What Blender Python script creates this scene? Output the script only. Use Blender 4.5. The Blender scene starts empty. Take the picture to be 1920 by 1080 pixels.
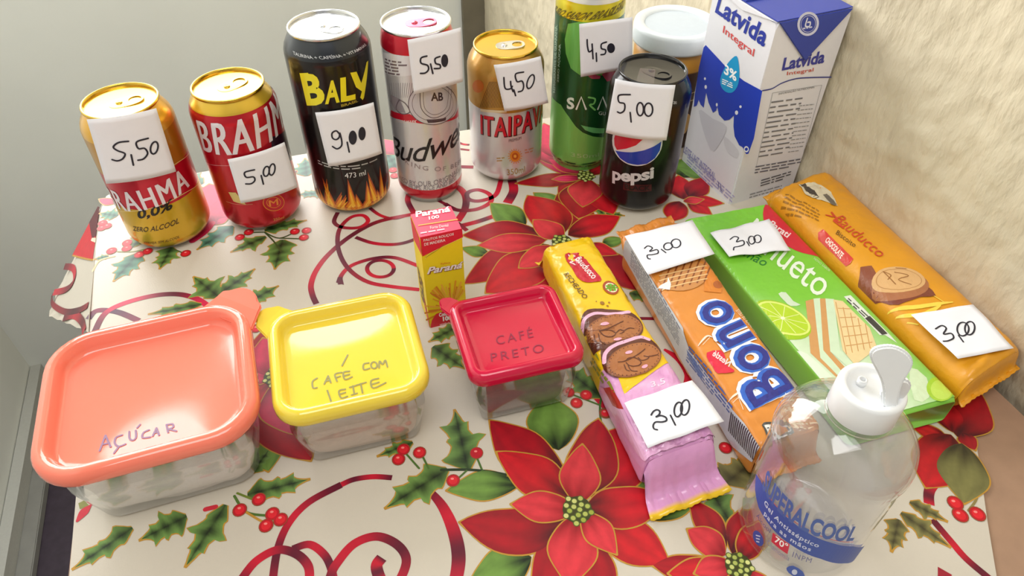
import bpy, bmesh, math, random
from mathutils import Vector, Matrix, noise
from mathutils.geometry import tessellate_polygon
S = bpy.context.scene
COL = S.collection
PI = math.pi
random.seed(7)

# ------------------------------------------------------------------ camera
FPX, PITCH, ROLL, CAMH = 1340.1, .762784, .00333, .386157
cp, sp = math.cos(PITCH), math.sin(PITCH)
FW = Vector((0, cp, -sp)); RT0 = Vector((1, 0, 0)); UP0 = Vector((0, sp, cp))
RT = RT0*math.cos(ROLL) + UP0*math.sin(ROLL)
UP = UP0*math.cos(ROLL) - RT0*math.sin(ROLL)
CAM = Vector((0, 0, CAMH))
cd = bpy.data.cameras.new('camera'); cam = bpy.data.objects.new('camera', cd); COL.objects.link(cam)
cd.sensor_width = 36; cd.lens = 36*FPX/1920; cd.clip_start = .01; cd.clip_end = 50
m = Matrix((RT, UP, -FW)).transposed().to_4x4(); m.translation = CAM; cam.matrix_world = m
S.camera = cam

# ------------------------------------------------------------------ light
w = bpy.data.worlds.new('daylit_room'); S.world = w; w.use_nodes = True
bg = w.node_tree.nodes['Background']; bg.inputs[0].default_value = (1, .99, .975, 1); bg.inputs[1].default_value = .44
S.view_settings.view_transform = 'Standard'; S.view_settings.look = 'None'
S.view_settings.exposure = -.24; S.view_settings.gamma = 1; S.view_settings.use_curve_mapping = False

def area(name, loc, aim, sx, sy, power, col=(1, 1, 1)):
    l = bpy.data.lights.new(name, 'AREA'); l.shape = 'RECTANGLE'; l.size = sx; l.size_y = sy
    l.energy = power; l.color = col
    o = bpy.data.objects.new(name, l); COL.objects.link(o); o.location = loc
    o.rotation_euler = (Vector(aim)-Vector(loc)).to_track_quat('-Z', 'Y').to_euler()
    return o
# room plan (metres): right wall, back wall and left wall meet at these corners
CR = Vector((-.064, 1.474)); CL = Vector((-1.12, 1.072)); HF = -.95
bdir = (CR-CL).normalized(); bn = Vector((bdir.y, -bdir.x))      # into the room
wdir = Vector((.341, .316)) - CR; wdir.normalize(); wn = Vector((wdir.y, -wdir.x))
ldir = Vector((.325, -.946)).normalized(); ln = Vector((-ldir.y, ldir.x))
# the window high on the back wall lets the daylight in
WX0, WX1, WZ0, WZ1 = .10, .98, .16, 1.12
wc = CL + bdir*((WX0+WX1)/2)
area('window_daylight', (wc.x-bn.x*.03, wc.y-bn.y*.03, (WZ0+WZ1)/2), (wc.x+bn.x, wc.y+bn.y, (WZ0+WZ1)/2), WX1-WX0, WZ1-WZ0, 26.0, (1, .99, .98))
area('wall_fill_light', (-.05, -.15, 1.45), (-.35, 1.2, .0), .9, .7, 13.5, (1, .99, .975))  # added fill light, out of view, aimed to brighten the back wall

# ------------------------------------------------------------------ helpers
def lin(c): return c/12.92 if c <= .04045 else ((c+.055)/1.055)**2.4
def hx(s, k=1.0):
    return (min(1, lin(int(s[0:2], 16)/255)*k), min(1, lin(int(s[2:4], 16)/255)*k), min(1, lin(int(s[4:6], 16)/255)*k), 1)
def mixc(a, b, t):
    t = max(0, min(1, t)); return tuple(a[i]*(1-t)+b[i]*t for i in range(4))
def ss(a, b, x):
    t = max(0, min(1, (x-a)/(b-a))); return t*t*(3-2*t)
def zoomf(ox, oy, s):
    return lambda x, y: (ox+x/s, oy+y/s)
def ray(p):
    return FW + RT*((p[0]-960)/FPX) - UP*((p[1]-540)/FPX)
def onz(p, z=0.0):
    d = ray(p); return CAM + d*((z-CAMH)/d.z)
def onplane(p, o, n):
    d = ray(p); return CAM + d*((o-CAM).dot(n)/d.dot(n))

MATS = {}
def mat(name, base=None, rough=.5, metal=0, spec=.5, attr=False, noise_amt=0, noise_scale=200, bump=0, bump_scale=400, coat=0, trans=0, coatrough=.05, stretch=None, detail=3, bdist=.001):
    if name in MATS: return MATS[name]
    M = bpy.data.materials.new(name); M.use_nodes = True; nt = M.node_tree; b = nt.nodes['Principled BSDF']
    b.inputs['Roughness'].default_value = rough; b.inputs['Metallic'].default_value = metal
    b.inputs['Specular IOR Level'].default_value = spec; b.inputs['Coat Weight'].default_value = coat
    b.inputs['Coat Roughness'].default_value = coatrough
    b.inputs['Transmission Weight'].default_value = trans
    tc = nt.nodes.new('ShaderNodeTexCoord'); mp = nt.nodes.new('ShaderNodeMapping'); nt.links.new(tc.outputs['Object'], mp.inputs[0])
    if stretch: mp.inputs['Scale'].default_value = stretch
    src = None
    if attr:
        a = nt.nodes.new('ShaderNodeAttribute'); a.attribute_name = 'Col'; src = a.outputs['Color']
    nz = nt.nodes.new('ShaderNodeTexNoise'); nz.inputs['Scale'].default_value = noise_scale; nz.inputs['Detail'].default_value = detail
    nt.links.new(mp.outputs[0], nz.inputs['Vector'])
    mr = nt.nodes.new('ShaderNodeMapRange'); mr.inputs['To Min'].default_value = 1-noise_amt; mr.inputs['To Max'].default_value = 1+noise_amt*.6
    mr.inputs['From Min'].default_value = .3; mr.inputs['From Max'].default_value = .7
    nt.links.new(nz.outputs['Fac'], mr.inputs['Value'])
    mx = nt.nodes.new('ShaderNodeVectorMath'); mx.operation = 'SCALE'
    if src: nt.links.new(src, mx.inputs[0])
    else: mx.inputs[0].default_value = base[:3]
    nt.links.new(mr.outputs[0], mx.inputs['Scale']); nt.links.new(mx.outputs[0], b.inputs['Base Color'])
    if bump:
        bz = nt.nodes.new('ShaderNodeTexNoise'); bz.inputs['Scale'].default_value = bump_scale; bz.inputs['Detail'].default_value = 4
        nt.links.new(mp.outputs[0], bz.inputs['Vector'])
        bp = nt.nodes.new('ShaderNodeBump'); bp.inputs['Strength'].default_value = bump; bp.inputs['Distance'].default_value = bdist
        nt.links.new(bz.outputs['Fac'], bp.inputs['Height']); nt.links.new(bp.outputs[0], b.inputs['Normal'])
    MATS[name] = M; return M
def clear(name, tint, alpha, rough=.05):
    """thin clear plastic: transparent film with fresnel gloss and a little milkiness"""
    M = bpy.data.materials.new(name); M.use_nodes = True; nt = M.node_tree; nt.nodes.clear()
    out = nt.nodes.new('ShaderNodeOutputMaterial'); tr = nt.nodes.new('ShaderNodeBsdfTransparent'); tr.inputs[0].default_value = tint
    gl = nt.nodes.new('ShaderNodeBsdfGlossy'); gl.inputs['Roughness'].default_value = rough; gl.inputs[0].default_value = (1, 1, 1, 1)
    df = nt.nodes.new('ShaderNodeBsdfDiffuse'); df.inputs[0].default_value = (.85, .86, .87, 1)
    lw = nt.nodes.new('ShaderNodeLayerWeight'); pw = nt.nodes.new('ShaderNodeMath'); pw.operation = 'POWER'; pw.inputs[1].default_value = 3
    nt.links.new(lw.outputs['Facing'], pw.inputs[0]); fr = nt.nodes.new('ShaderNodeMapRange'); fr.inputs['To Min'].default_value = .04; fr.inputs['To Max'].default_value = .8; nt.links.new(pw.outputs[0], fr.inputs['Value'])
    nz = nt.nodes.new('ShaderNodeTexNoise'); nz.inputs['Scale'].default_value = 40
    m1 = nt.nodes.new('ShaderNodeMixShader'); m2 = nt.nodes.new('ShaderNodeMixShader')
    mr = nt.nodes.new('ShaderNodeMapRange'); mr.inputs['To Min'].default_value = alpha*.7; mr.inputs['To Max'].default_value = alpha*1.3
    nt.links.new(nz.outputs['Fac'], mr.inputs['Value']); nt.links.new(mr.outputs[0], m1.inputs[0])
    nt.links.new(tr.outputs[0], m1.inputs[1]); nt.links.new(df.outputs[0], m1.inputs[2])
    nt.links.new(fr.outputs[0], m2.inputs[0]); nt.links.new(m1.outputs[0], m2.inputs[1]); nt.links.new(gl.outputs[0], m2.inputs[2])
    nt.links.new(m2.outputs[0], out.inputs[0]); return M

def link(name, me, M=None, parent=None, smooth=False):
    o = bpy.data.objects.new(name, me); COL.objects.link(o)
    if M: me.materials.append(M)
    if smooth:
        for p in me.polygons: p.use_smooth = True
    if parent:
        o.parent = parent; o.matrix_parent_inverse = Matrix.Translation(parent.location).inverted()
    return o
def mesh(name, vs, fs, M=None, parent=None, smooth=False, cols=None):
    me = bpy.data.meshes.new(name); me.from_pydata([tuple(v) for v in vs], [], fs); me.update()
    if cols is not None:
        ca = me.color_attributes.new('Col', 'FLOAT_COLOR', 'POINT')
        for i, c in enumerate(cols): ca.data[i].color = c
    return link(name, me, M, parent, smooth)
def thing(name, label, cat, loc, group=None):
    o = bpy.data.objects.new(name, None); COL.objects.link(o); o.location = loc; o.empty_display_size = .02
    return tag(o, label, cat, group)
def tag(o, label, cat, group=None, kind=None):
    o['label'] = label; o['category'] = cat
    if group: o['group'] = group
    if kind: o['kind'] = kind
    return o
def struct(o): o['kind'] = 'structure'; return o
def box(name, lo, hi, M, parent=None, bev=0):
    bm = bmesh.new(); bmesh.ops.create_cube(bm, size=1)
    for v in bm.verts: v.co = Vector([lo[i]+(hi[i]-lo[i])*(v.co[i]+.5) for i in range(3)])
    if bev: bmesh.ops.bevel(bm, geom=bm.edges[:], offset=bev, segments=2, affect='EDGES')
    me = bpy.data.meshes.new(name); bm.to_mesh(me); bm.free(); return link(name, me, M, parent)
def prism(name, poly, z0, z1, M, parent=None, bev=0, smooth=False):
    """extrude a plan polygon between two heights"""
    bm = bmesh.new(); vs = [bm.verts.new((p[0], p[1], z0)) for p in poly]; f = bm.faces.new(vs)
    r = bmesh.ops.extrude_face_region(bm, geom=[f]); 
    for v in [g for g in r['geom'] if isinstance(g, bmesh.types.BMVert)]: v.co.z = z1
    bmesh.ops.recalc_face_normals(bm, faces=bm.faces[:])
    if bev: bmesh.ops.bevel(bm, geom=bm.edges[:], offset=bev, segments=2, affect='EDGES')
    me = bpy.data.meshes.new(name); bm.to_mesh(me); bm.free(); return link(name, me, M, parent, smooth)
def lathe(name, prof, M, parent, c, seg=72, cols=None, smooth=True, cap=True):
    """prof: list of (r,z) from bottom to top around the vertical axis at c"""
    vs, fs, cc = [], [], []
    for i, (r, z) in enumerate(prof):
        for k in range(seg):
            a = 2*PI*k/seg; vs.append((c[0]+r*math.cos(a), c[1]+r*math.sin(a), c[2]+z))
            if cols: cc.append(cols[i])
    for i in range(len(prof)-1):
        for k in range(seg):
            k2 = (k+1) % seg; fs.append((i*seg+k, i*seg+k2, (i+1)*seg+k2, (i+1)*seg+k))
    if prof[0][0] > 1e-6: fs.append(tuple(range(seg))[::-1])
    if prof[-1][0] > 1e-6 and cap: fs.append(tuple((len(prof)-1)*seg+k for k in range(seg)))
    return mesh(name, vs, fs, M, parent, smooth, cc if cols else None)
def catmull(P, n=6, closed=False):
    out = []; N = len(P)
    rng = range(N) if closed else range(N-1)
    for i in rng:
        if closed: a, b, c, d = P[i-1], P[i], P[(i+1) % N], P[(i+2) % N]
        else: a, b, c, d = P[max(i-1, 0)], P[i], P[i+1], P[min(i+2, N-1)]
        for k in range(n):
            t = k/n
            out.append(tuple(.5*(2*b[j]+(c[j]-a[j])*t+(2*a[j]-5*b[j]+4*c[j]-d[j])*t*t+(3*b[j]-a[j]-3*c[j]+d[j])*t**3) for j in range(len(b))))
    if not closed: out.append(tuple(P[-1]))
    return out
def ell(cx, cy, rx, ry, n=20, rot=0, a0=0, a1=360):
    o = []
    for k in range(n):
        a = math.radians(a0+(a1-a0)*k/n if a1-a0 == 360 else a0+(a1-a0)*k/(n-1))
        x, y = rx*math.cos(a), ry*math.sin(a); c, s = math.cos(rot), math.sin(rot)
        o.append((cx+x*c-y*s, cy+x*s+y*c))
    return o

TXT = {}
def text_geo(s, bold=0.0, shear=0.0, space=1.0):
    key = (s, bold, shear, space)
    if key in TXT: return TXT[key]
    cu = bpy.data.curves.new('t', 'FONT'); cu.body = s; cu.offset = bold; cu.shear = shear; cu.space_character = space; cu.resolution_u = 3
    o = bpy.data.objects.new('t', cu); me = bpy.data.meshes.new_from_object(o)
    vs = [(v.co.x, v.co.y) for v in me.vertices]; fs = [tuple(p.vertices) for p in me.polygons]
    bpy.data.objects.remove(o); bpy.data.curves.remove(cu); bpy.data.meshes.remove(me)
    TXT[key] = (vs, fs); return vs, fs

class Art:
    """flat print collected in the surface's own (u,v) metres, then laid on the surface"""
    def __init__(s, to_uv, to_3d, z=None, step=.00006, base=.0001, cut=(None, None)):
        s.uv, s.xyz, s.z, s.step, s.base, s.cut = to_uv, to_3d, z, step, base, cut
        s.bm = bmesh.new(); s.cl = s.bm.loops.layers.float_color.new('Col'); s.el = s.bm.faces.layers.int.new('piece'); s.bb = []
    def P(s, p):
        return s.uv(s.z(*p) if s.z else p)
    def faces(s, vs, fs, cols, L):
        s.k = getattr(s, 'k', 0)+1; L += (s.k % 40)*.011
        if vs: s.bb.append([min(v[0] for v in vs), min(v[1] for v in vs), max(v[0] for v in vs), max(v[1] for v in vs)])
        bv = [s.bm.verts.new((v[0], v[1], L)) for v in vs]
        for f in fs:
            if len(set(f)) < 3: continue
            try: F = s.bm.faces.new([bv[i] for i in f])
            except ValueError: continue
            F[s.el] = len(s.bb)
            for lp, i in zip(F.loops, f): lp[s.cl] = cols if not isinstance(cols, list) else cols[i]
    def polyuv(s, pts, c, L=1):
        t = tessellate_polygon([[Vector((p[0], p[1], 0)) for p in pts]])
        s.faces(pts, t, c, L)
    def poly(s, pts, c, L=1, smooth=0):
        q = [s.P(p) for p in pts]
        if smooth: q = catmull(q, smooth, True)
        s.polyuv(q, [x for x in c] if isinstance(c, list) else c, L)
    def grad(s, pts, fn, L=1, smooth=0, n=8):
        """polygon whose colour is fn(u,v) of surface coordinates"""
        q = [s.P(p) for p in pts]
        if smooth: q = catmull(q, smooth, True)
        s.polyuv(q, [fn(*p) for p in q], L)
    def ell(s, cx, cy, rx, ry, c, L=1, rot=0, n=22): s.poly(ell(cx, cy, rx, ry, n, rot), c, L)
    def stroke(s, pts, w, c, L=1, n=5, closed=False, taper=False, px=True, c2=None):
        """w in metres; c may change to c2 along the line, w may be a list"""
        q = [s.P(p) for p in pts] if px else list(pts)
        W = w if isinstance(w, list) else [w]*len(q)
        q = [(a[0], a[1], b) for a, b in zip(q, W)]
        if len(q) > 2 or closed: q = catmull(q, n, closed)
        N = len(q); vs = []; cc = []
        for i in range(N):
            a = q[i-1] if (i > 0 or closed) else q[i]; b = q[(i+1) % N] if (i < N-1 or closed) else q[i]
            dx, dy = b[0]-a[0], b[1]-a[1]; l = math.hypot(dx, dy) or 1e-9; h = q[i][2]/2
            if taper: h *= min(1, .25+3*min(i, N-1-i)/N)
            vs += [(q[i][0]-dy/l*h, q[i][1]+dx/l*h), (q[i][0]+dy/l*h, q[i][1]-dx/l*h)]
            c1 = c if c2 is None else mixc(c, c2, .5+.5*math.sin(i/N*PI*3.3+1.2))
            cc += [c1, c1]
        fs = [(2*i, 2*i+1, 2*i+3, 2*i+2) for i in range(N-1)]
        if closed: fs.append((2*N-2, 2*N-1, 1, 0))
        s.faces(vs, fs, cc, L)
        if not closed and not taper and c2 is None:
            for e in (q[0], q[-1]): s.polyuv(ell(e[0], e[1], e[2]/2, e[2]/2, 8), c, L+.3)
    def text(s, t, bl, br, tl, c, L=2, bold=.0, shear=0, space=1, outline=None, ow=.0005, frac=1, fat=0):
        """fit the text's bounding box to three corners (bottom left, bottom right, top left)"""
        A, B, T = s.P(bl), s.P(br), s.P(tl)
        vs, fs = text_geo(t, bold, shear, space)
        x0 = min(v[0] for v in vs); x1 = max(v[0] for v in vs); y0 = min(v[1] for v in vs); y1 = max(v[1] for v in vs)
        def mp(v):
            a = (v[0]-x0)/(x1-x0)/frac; b = (v[1]-y0)/(y1-y0)
            return (A[0]+(B[0]-A[0])*a+(T[0]-A[0])*b, A[1]+(B[1]-A[1])*a+(T[1]-A[1])*b)
        s.faces([mp(v) for v in vs], fs, c, L)
        if fat:
            for k, q in enumerate((-1, -.5, .5, 1)): s.faces([mp((v[0]+q*fat*(x1-x0), v[1])) for v in vs], fs, c, L+.15+k*.1)
        if outline:
            v2, f2 = text_geo(t, bold+ow, shear, space)
            s.faces([mp(v) for v in v2], f2, outline, L-.8)
    def lines(s, bl, br, tl, n, c, L=1, fill=.45, seed=1, words=6):
        """n rows of tiny print, too small to read, as rows of short dashes"""
        A, B, T = s.P(bl), s.P(br), s.P(tl); R = random.Random(seed)
        for i in range(n):
            b0 = (i+.2)/n; b1 = b0+fill/n; a = 0
            while a < .97:
                l = R.uniform(.4, 1.6)/words; a1 = min(1, a+l)
                if i == 0 and a > .6: break
                q = [(a, b0), (a1, b0), (a1, b1), (a, b1)]
                s.polyuv([(A[0]+(B[0]-A[0])*x+(T[0]-A[0])*y, A[1]+(B[1]-A[1])*x+(T[1]-A[1])*y) for x, y in q], c, L)
                a = a1+.25/words
    def build(s, name, M, parent, label=None, kind=None, split=False):
        bm = s.bm
        if split:                          # one object for each motif that stands apart on the cloth
            n = len(s.bb); g = list(range(n)); e = .0008
            def root(i):
                while g[i] != i: i = g[i]
                return i
            for i in range(n):
                a = s.bb[i]
                for j in range(i):
                    b = s.bb[j]
                    if a[0]-e < b[2] and b[0]-e < a[2] and a[1]-e < b[3] and b[1]-e < a[3]: g[root(i)] = root(j)
            for r in sorted({root(i) for i in range(n)}):
                b2 = bm.copy(); el = b2.faces.layers.int['piece']
                bmesh.ops.delete(b2, geom=[f for f in b2.faces if root(f[el]-1) != r], context='FACES')
                A2 = Art(s.uv, s.xyz, s.z, s.step, s.base, s.cut); A2.bm.free(); A2.bm = b2; A2.build(name, M, parent)
            bm.free(); return
        for ax in (0, 1):
            if s.cut[ax] and bm.verts:
                lo = min(v.co[ax] for v in bm.verts); hi = max(v.co[ax] for v in bm.verts)
                k = math.ceil(lo/s.cut[ax])
                while k*s.cut[ax] < hi:
                    co = [0, 0, 0]; no = [0, 0, 0]; co[ax] = k*s.cut[ax]; no[ax] = 1
                    bmesh.ops.bisect_plane(bm, geom=bm.verts[:]+bm.edges[:]+bm.faces[:], plane_co=co, plane_no=no, dist=1e-8); k += 1
        for v in bm.verts: v.co = s.xyz(v.co.x, v.co.y, s.base+s.step*v.co.z)
        bm.normal_update()
        me = bpy.data.meshes.new(name); bm.to_mesh(me); bm.free()
        o = link(name, me, M, parent)
        if label: o['label'] = label
        if kind: o['kind'] = kind
        return o
def plane_art(o, ex, ey, n, zf=None, bend=None, **k):
    o, ex, ey, n = Vector(o), Vector(ex).normalized(), Vector(ey).normalized(), Vector(n).normalized()
    def uv(p):
        q = onplane(p, o, n)-o; return (q.dot(ex), q.dot(ey))
    def xyz(u, v, l): return o+ex*u+ey*v+n*(l+(bend(u, v) if bend else 0))
    return Art(uv, xyz, zf, **k)
def flat_art(z, zf=None, height=None, **k):
    def uv(p): q = onz(p, z); return (q.x, q.y)
    def xyz(u, v, l): return Vector((u, v, (height(u, v) if height else z)+l))
    return Art(uv, xyz, zf, **k)

# ------------------------------------------------------------------ room
M_wall = mat('smooth_grey_wall_paint', hx('e6e9e4'), .75, noise_amt=.03, noise_scale=6, bump=.25, bump_scale=60)
M_rough = mat('textured_cream_plaster', hx('d3c8ae'), .85, noise_amt=.10, noise_scale=22, bump=1.0, bdist=.004, bump_scale=70, stretch=(1, 1, .45), detail=6)
M_floor = mat('dark_purple_brown_floor', hx('3a2f3c'), .6, noise_amt=.2, noise_scale=60)
M_base = mat('grey_skirting_tile', hx('8b8b86'), .45, noise_amt=.08, noise_scale=30)
M_light = mat('pale_grout_band', hx('b9bab4'), .7, noise_amt=.04)
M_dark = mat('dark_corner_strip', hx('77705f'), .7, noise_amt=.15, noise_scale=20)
M_white = mat('window_frame_white', hx('eeeeea'), .4)
def wall_quad(name, a, b, z0, z1, M, n, th=.06, sub=None):
    """a wall slab from plan point a to b, thickness away from the room"""
    pts = [(a.x, a.y), (b.x, b.y), (b.x-n.x*th, b.y-n.y*th), (a.x-n.x*th, a.y-n.y*th)]
    return struct(prism(name, pts, z0, z1, M))
FL = [(CL.x, CL.y), (CR.x, CR.y), tuple(CR+wdir*2.6), tuple(CL+ldir*2.6)]
struct(prism('floor', FL, HF-.05, HF, M_floor))
ZT = 1.55
# back wall with a real opening for the window
bwp = []
def bslab(x0, x1, z0, z1):
    a, b = CL+bdir*x0, CL+bdir*x1
    q = [(a.x, a.y), (b.x, b.y), (b.x-bn.x*.06, b.y-bn.y*.06), (a.x-bn.x*.06, a.y-bn.y*.06)]
    i = len(bwp_v); 
    for z in (z0, z1): bwp_v.extend([(p[0], p[1], z) for p in q])
    bwp_f.extend([(i, i+1, i+5, i+4), (i+1, i+2, i+6, i+5), (i+2, i+3, i+7, i+6), (i+3, i, i+4, i+7), (i+4, i+5, i+6, i+7), (i+3, i+2, i+1, i)])
bwp_v, bwp_f = [], []
BL = (CR-CL).length
bslab(0, BL, HF, WZ0); bslab(0, BL, WZ1, ZT); bslab(0, WX0, WZ0, WZ1); bslab(WX1, BL, WZ0, WZ1)
struct(mesh('wall_back', bwp_v, bwp_f, M_wall))
struct(wall_quad('wall_left', CL, CL+ldir*2.6, HF, ZT, M_wall, ln))
# window frame and pane
def barr(x0, x1, z0, z1, d0, d1, name, M, parent):
    a, b = CL+bdir*x0, CL+bdir*x1
    q = [(a.x-bn.x*d0, a.y-bn.y*d0), (b.x-bn.x*d0, b.y-bn.y*d0), (b.x-bn.x*d1, b.y-bn.y*d1), (a.x-bn.x*d1, a.y-bn.y*d1)]
    return prism(name, q, z0, z1, M, parent)
win = bpy.data.objects.new('window_1', None); COL.objects.link(win); win.location = (wc.x, wc.y, WZ0); struct(win)
for (x0, x1, z0, z1) in ((WX0, WX0+.03, WZ0, WZ1), (WX1-.03, WX1, WZ0, WZ1), (WX0+.03, WX1-.03, WZ0, WZ0+.03), (WX0+.03, WX1-.03, WZ1-.03, WZ1)):
    barr(x0, x1, z0, z1, .035, .058, 'window_frame', M_white, win)
barr(WX0+.03, WX1-.03, WZ0+.03, WZ1-.03, .050, .054, 'pane', clear('window_glass', (1, 1, 1, 1), .02), win)
# textured right wall: a real relief grid (roller streaks running down the wall)
def rough_wall():
    nu, nv = 230, 330; Lw, z0, z1 = 1.75, -.35, .95
    vs, fs = [], []
    for j in range(nv+1):
        z = z0+(z1-z0)*j/nv
        for i in range(nu+1):
            t = Lw*(i/nu); 
            a = noise.noise(Vector((t*38, z*15, 3.1))); b = noise.noise(Vector((t*120, z*80, 7.7))); c = noise.noise(Vector((t*9, z*3, .4)))
            d = .0052*max(0, a+.02)+.0016*b+.003*c
            p = CR+wdir*t+wn*(d)
            vs.append((p.x, p.y, z))
    for j in range(nv):
        for i in range(nu):
            k = j*(nu+1)+i; fs.append((k, k+1, k+nu+2, k+nu+1))
    o = struct(mesh('wall_right', vs, fs, M_rough, smooth=True))
    return o
rough_wall()
e = CR+wdir*2.6
struct(prism('wall_right.001', [tuple(CR-wn*.004), tuple(e-wn*.004), tuple(e-wn*.06), tuple(CR-wn*.06)], HF, ZT, M_rough))
# dark strip in the far corner, skirting along the left wall
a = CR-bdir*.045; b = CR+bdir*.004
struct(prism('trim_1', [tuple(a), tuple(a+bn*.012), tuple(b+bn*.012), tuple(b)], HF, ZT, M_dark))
a = CL+ln*.002; b = a+ldir*2.4
struct(prism('trim_2', [tuple(a), tuple(b), tuple(b+ln*.022), tuple(a+ln*.022)], HF, HF+.055, M_light))
a = CL+ln*.024; b = a+ldir*2.4
struct(prism('baseboard_left', [tuple(a), tuple(b), tuple(b+ln*.030), tuple(a+ln*.030)], HF, HF+.02, M_base, bev=.002))
a = CL+bn*.001; b = CR+bn*.001
struct(prism('baseboard_back', [tuple(a), tuple(a+bn*.012), tuple(b+bn*.012), tuple(b)], HF, HF+.03, M_light))

# ------------------------------------------------------------------ table
def wallpt(y, off=.011):                       # point on the right wall at depth y, a little off it
    t = (y-CR.y)/wdir.y; p = CR+wdir*t+wn*off; return (p.x, p.y)
M_top = mat('tan_laminate_table', hx('a3826a'), .55, noise_amt=.06, noise_scale=90, bump=.15, bump_scale=300)
M_leg = mat('painted_table_leg', hx('6d5a48'), .5, noise_amt=.1)
Bk = lambda x: .590+.289*(x+.207)
yb = .7
for _ in range(30): yb = Bk(wallpt(yb)[0])
TB = [(-.236, .150), (-.150, -.10), wallpt(-.10), wallpt(yb), (-.30, Bk(-.30)-.004), (-.352, .535), (-.360, .508)]
tb = thing('table', 'table standing against the cream plaster wall, its bare tan edge showing beside the cloth', 'table', (0, .3, HF))
prism('tabletop', TB, -.028, -.0015, M_top, tb, bev=.001)
for lx, ly in ((-.12, -.04), (.38, -.04), (-.28, .52), (.15, .62)):
    prism('leg', [(lx-.022, ly-.022), (lx+.022, ly-.022), (lx+.022, ly+.022), (lx-.022, ly+.022)], HF, -.028, M_leg, tb)

# ------------------------------------------------------------------ tablecloth
M_cloth = mat('cream_print_tablecloth', hx('cac2b4'), .42, noise_amt=.035, noise_scale=14, bump=.12, bump_scale=900, spec=.4)
M_print = mat('tablecloth_dye', None, .42, attr=True, noise_amt=.10, noise_scale=160, spec=.4, stretch=(1, 1, 1))
cloth = thing('tablecloth', 'cream Christmas tablecloth printed with red poinsettias, holly and curling ribbon', 'tablecloth', (0, .35, 0))
# boundary of the table top (clockwise seen from above, starting near left)
P0 = [(-.234, .150), (-.148, -.105)]
edge = [(-.150, -.10), (-.243, .175), (-.300, .330), (-.345, .450), (-.3625, .503), (-.366, .522), (-.358, .536), (-.340, .546), (-.30, .5575), (-.207, .590), (-.05, .6355), (.035, .660), (.12, .683), (wallpt(yb)[0]-.003, wallpt(yb)[1]-.002)]
right = [wallpt(.45, .013), wallpt(.362, .013), (.309, .299), (.292, .248), (.278, .208), (.268, .177), (.17, -.12)]
top = edge+right
tv = [(p[0], p[1], 0) for p in top]
# flat top with a finely divided grid inside so it keeps soft rolls near the hem
tt = tessellate_polygon([[Vector(v) for v in tv]])
vs = list(tv); fs = [tuple(f) for f in tt]
# skirt hanging over the left and back edges, flaring at the corner
C0 = Vector((-.3625, .503, 0)); TIPp = Vector((-.470, .505, -.125))
sk = []
corner_s = {3: (.020, -.10), 4: (.10, -.0), 5: (.08, 0), 6: (.06, 0)}
n_e = len(edge)
drops = []
flap = [None]*n_e
FLP_O = Vector((-.3625, .503, 0)); FLP_A = Vector((-.470, .505, -.125)); FLP_B = Vector((-.332, .415, 0))
FN = (FLP_A-FLP_O).cross(FLP_B-FLP_O).normalized()
px_b = {3: (152, 640), 4: (92, 594)}
start = len(vs)
bot = []
for i, p in enumerate(edge):
    a = Vector(edge[max(i-1, 0)]); b = Vector(edge[min(i+1, n_e-1)]); d = (b-a).normalized(); out = Vector((-d.y, d.x))
    if i == 3: q = onplane((165, 622), FLP_O, FN)
    elif i == 4: q = onplane((91, 592), FLP_O, FN)
    elif i == 5: q = Vector((-.462, .528, -.118))
    elif i == 6: q = Vector((-.425, .575, -.125))
    elif i == 7: q = Vector((-.372, .592, -.13))
    else: q = Vector((p[0]+out.x*.012, p[1]+out.y*.012, -.13+.006*math.sin(i*2.1)))
    bot.append(q)
# finely resample the skirt for soft folds and a slightly pinked hem
SK = 9
rows = []
for i in range(n_e-1):
    for k in range(8):
        t = k/8; T = Vector((*edge[i], 0)).lerp(Vector((*edge[i+1], 0)), t); Bq = bot[i].lerp(bot[i+1], t)
        rows.append((T, Bq))
rows.append((Vector((*edge[-1], 0)), bot[-1]))
for ri, (T, Bq) in enumerate(rows):
    hem = .0022*((ri % 2)-.5)
    for k in range(SK+1):
        f = k/SK; v = T.lerp(Bq, f); 
        if k == SK: v.z += hem
        vs.append(tuple(v))
for r in range(len(rows)-1):
    for k in range(SK):
        a = start+r*(SK+1)+k; fs.append((a, a+1, a+SK+2, a+SK+1))
sheet = mesh('cloth_sheet', vs, fs, M_cloth, cloth)
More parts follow.
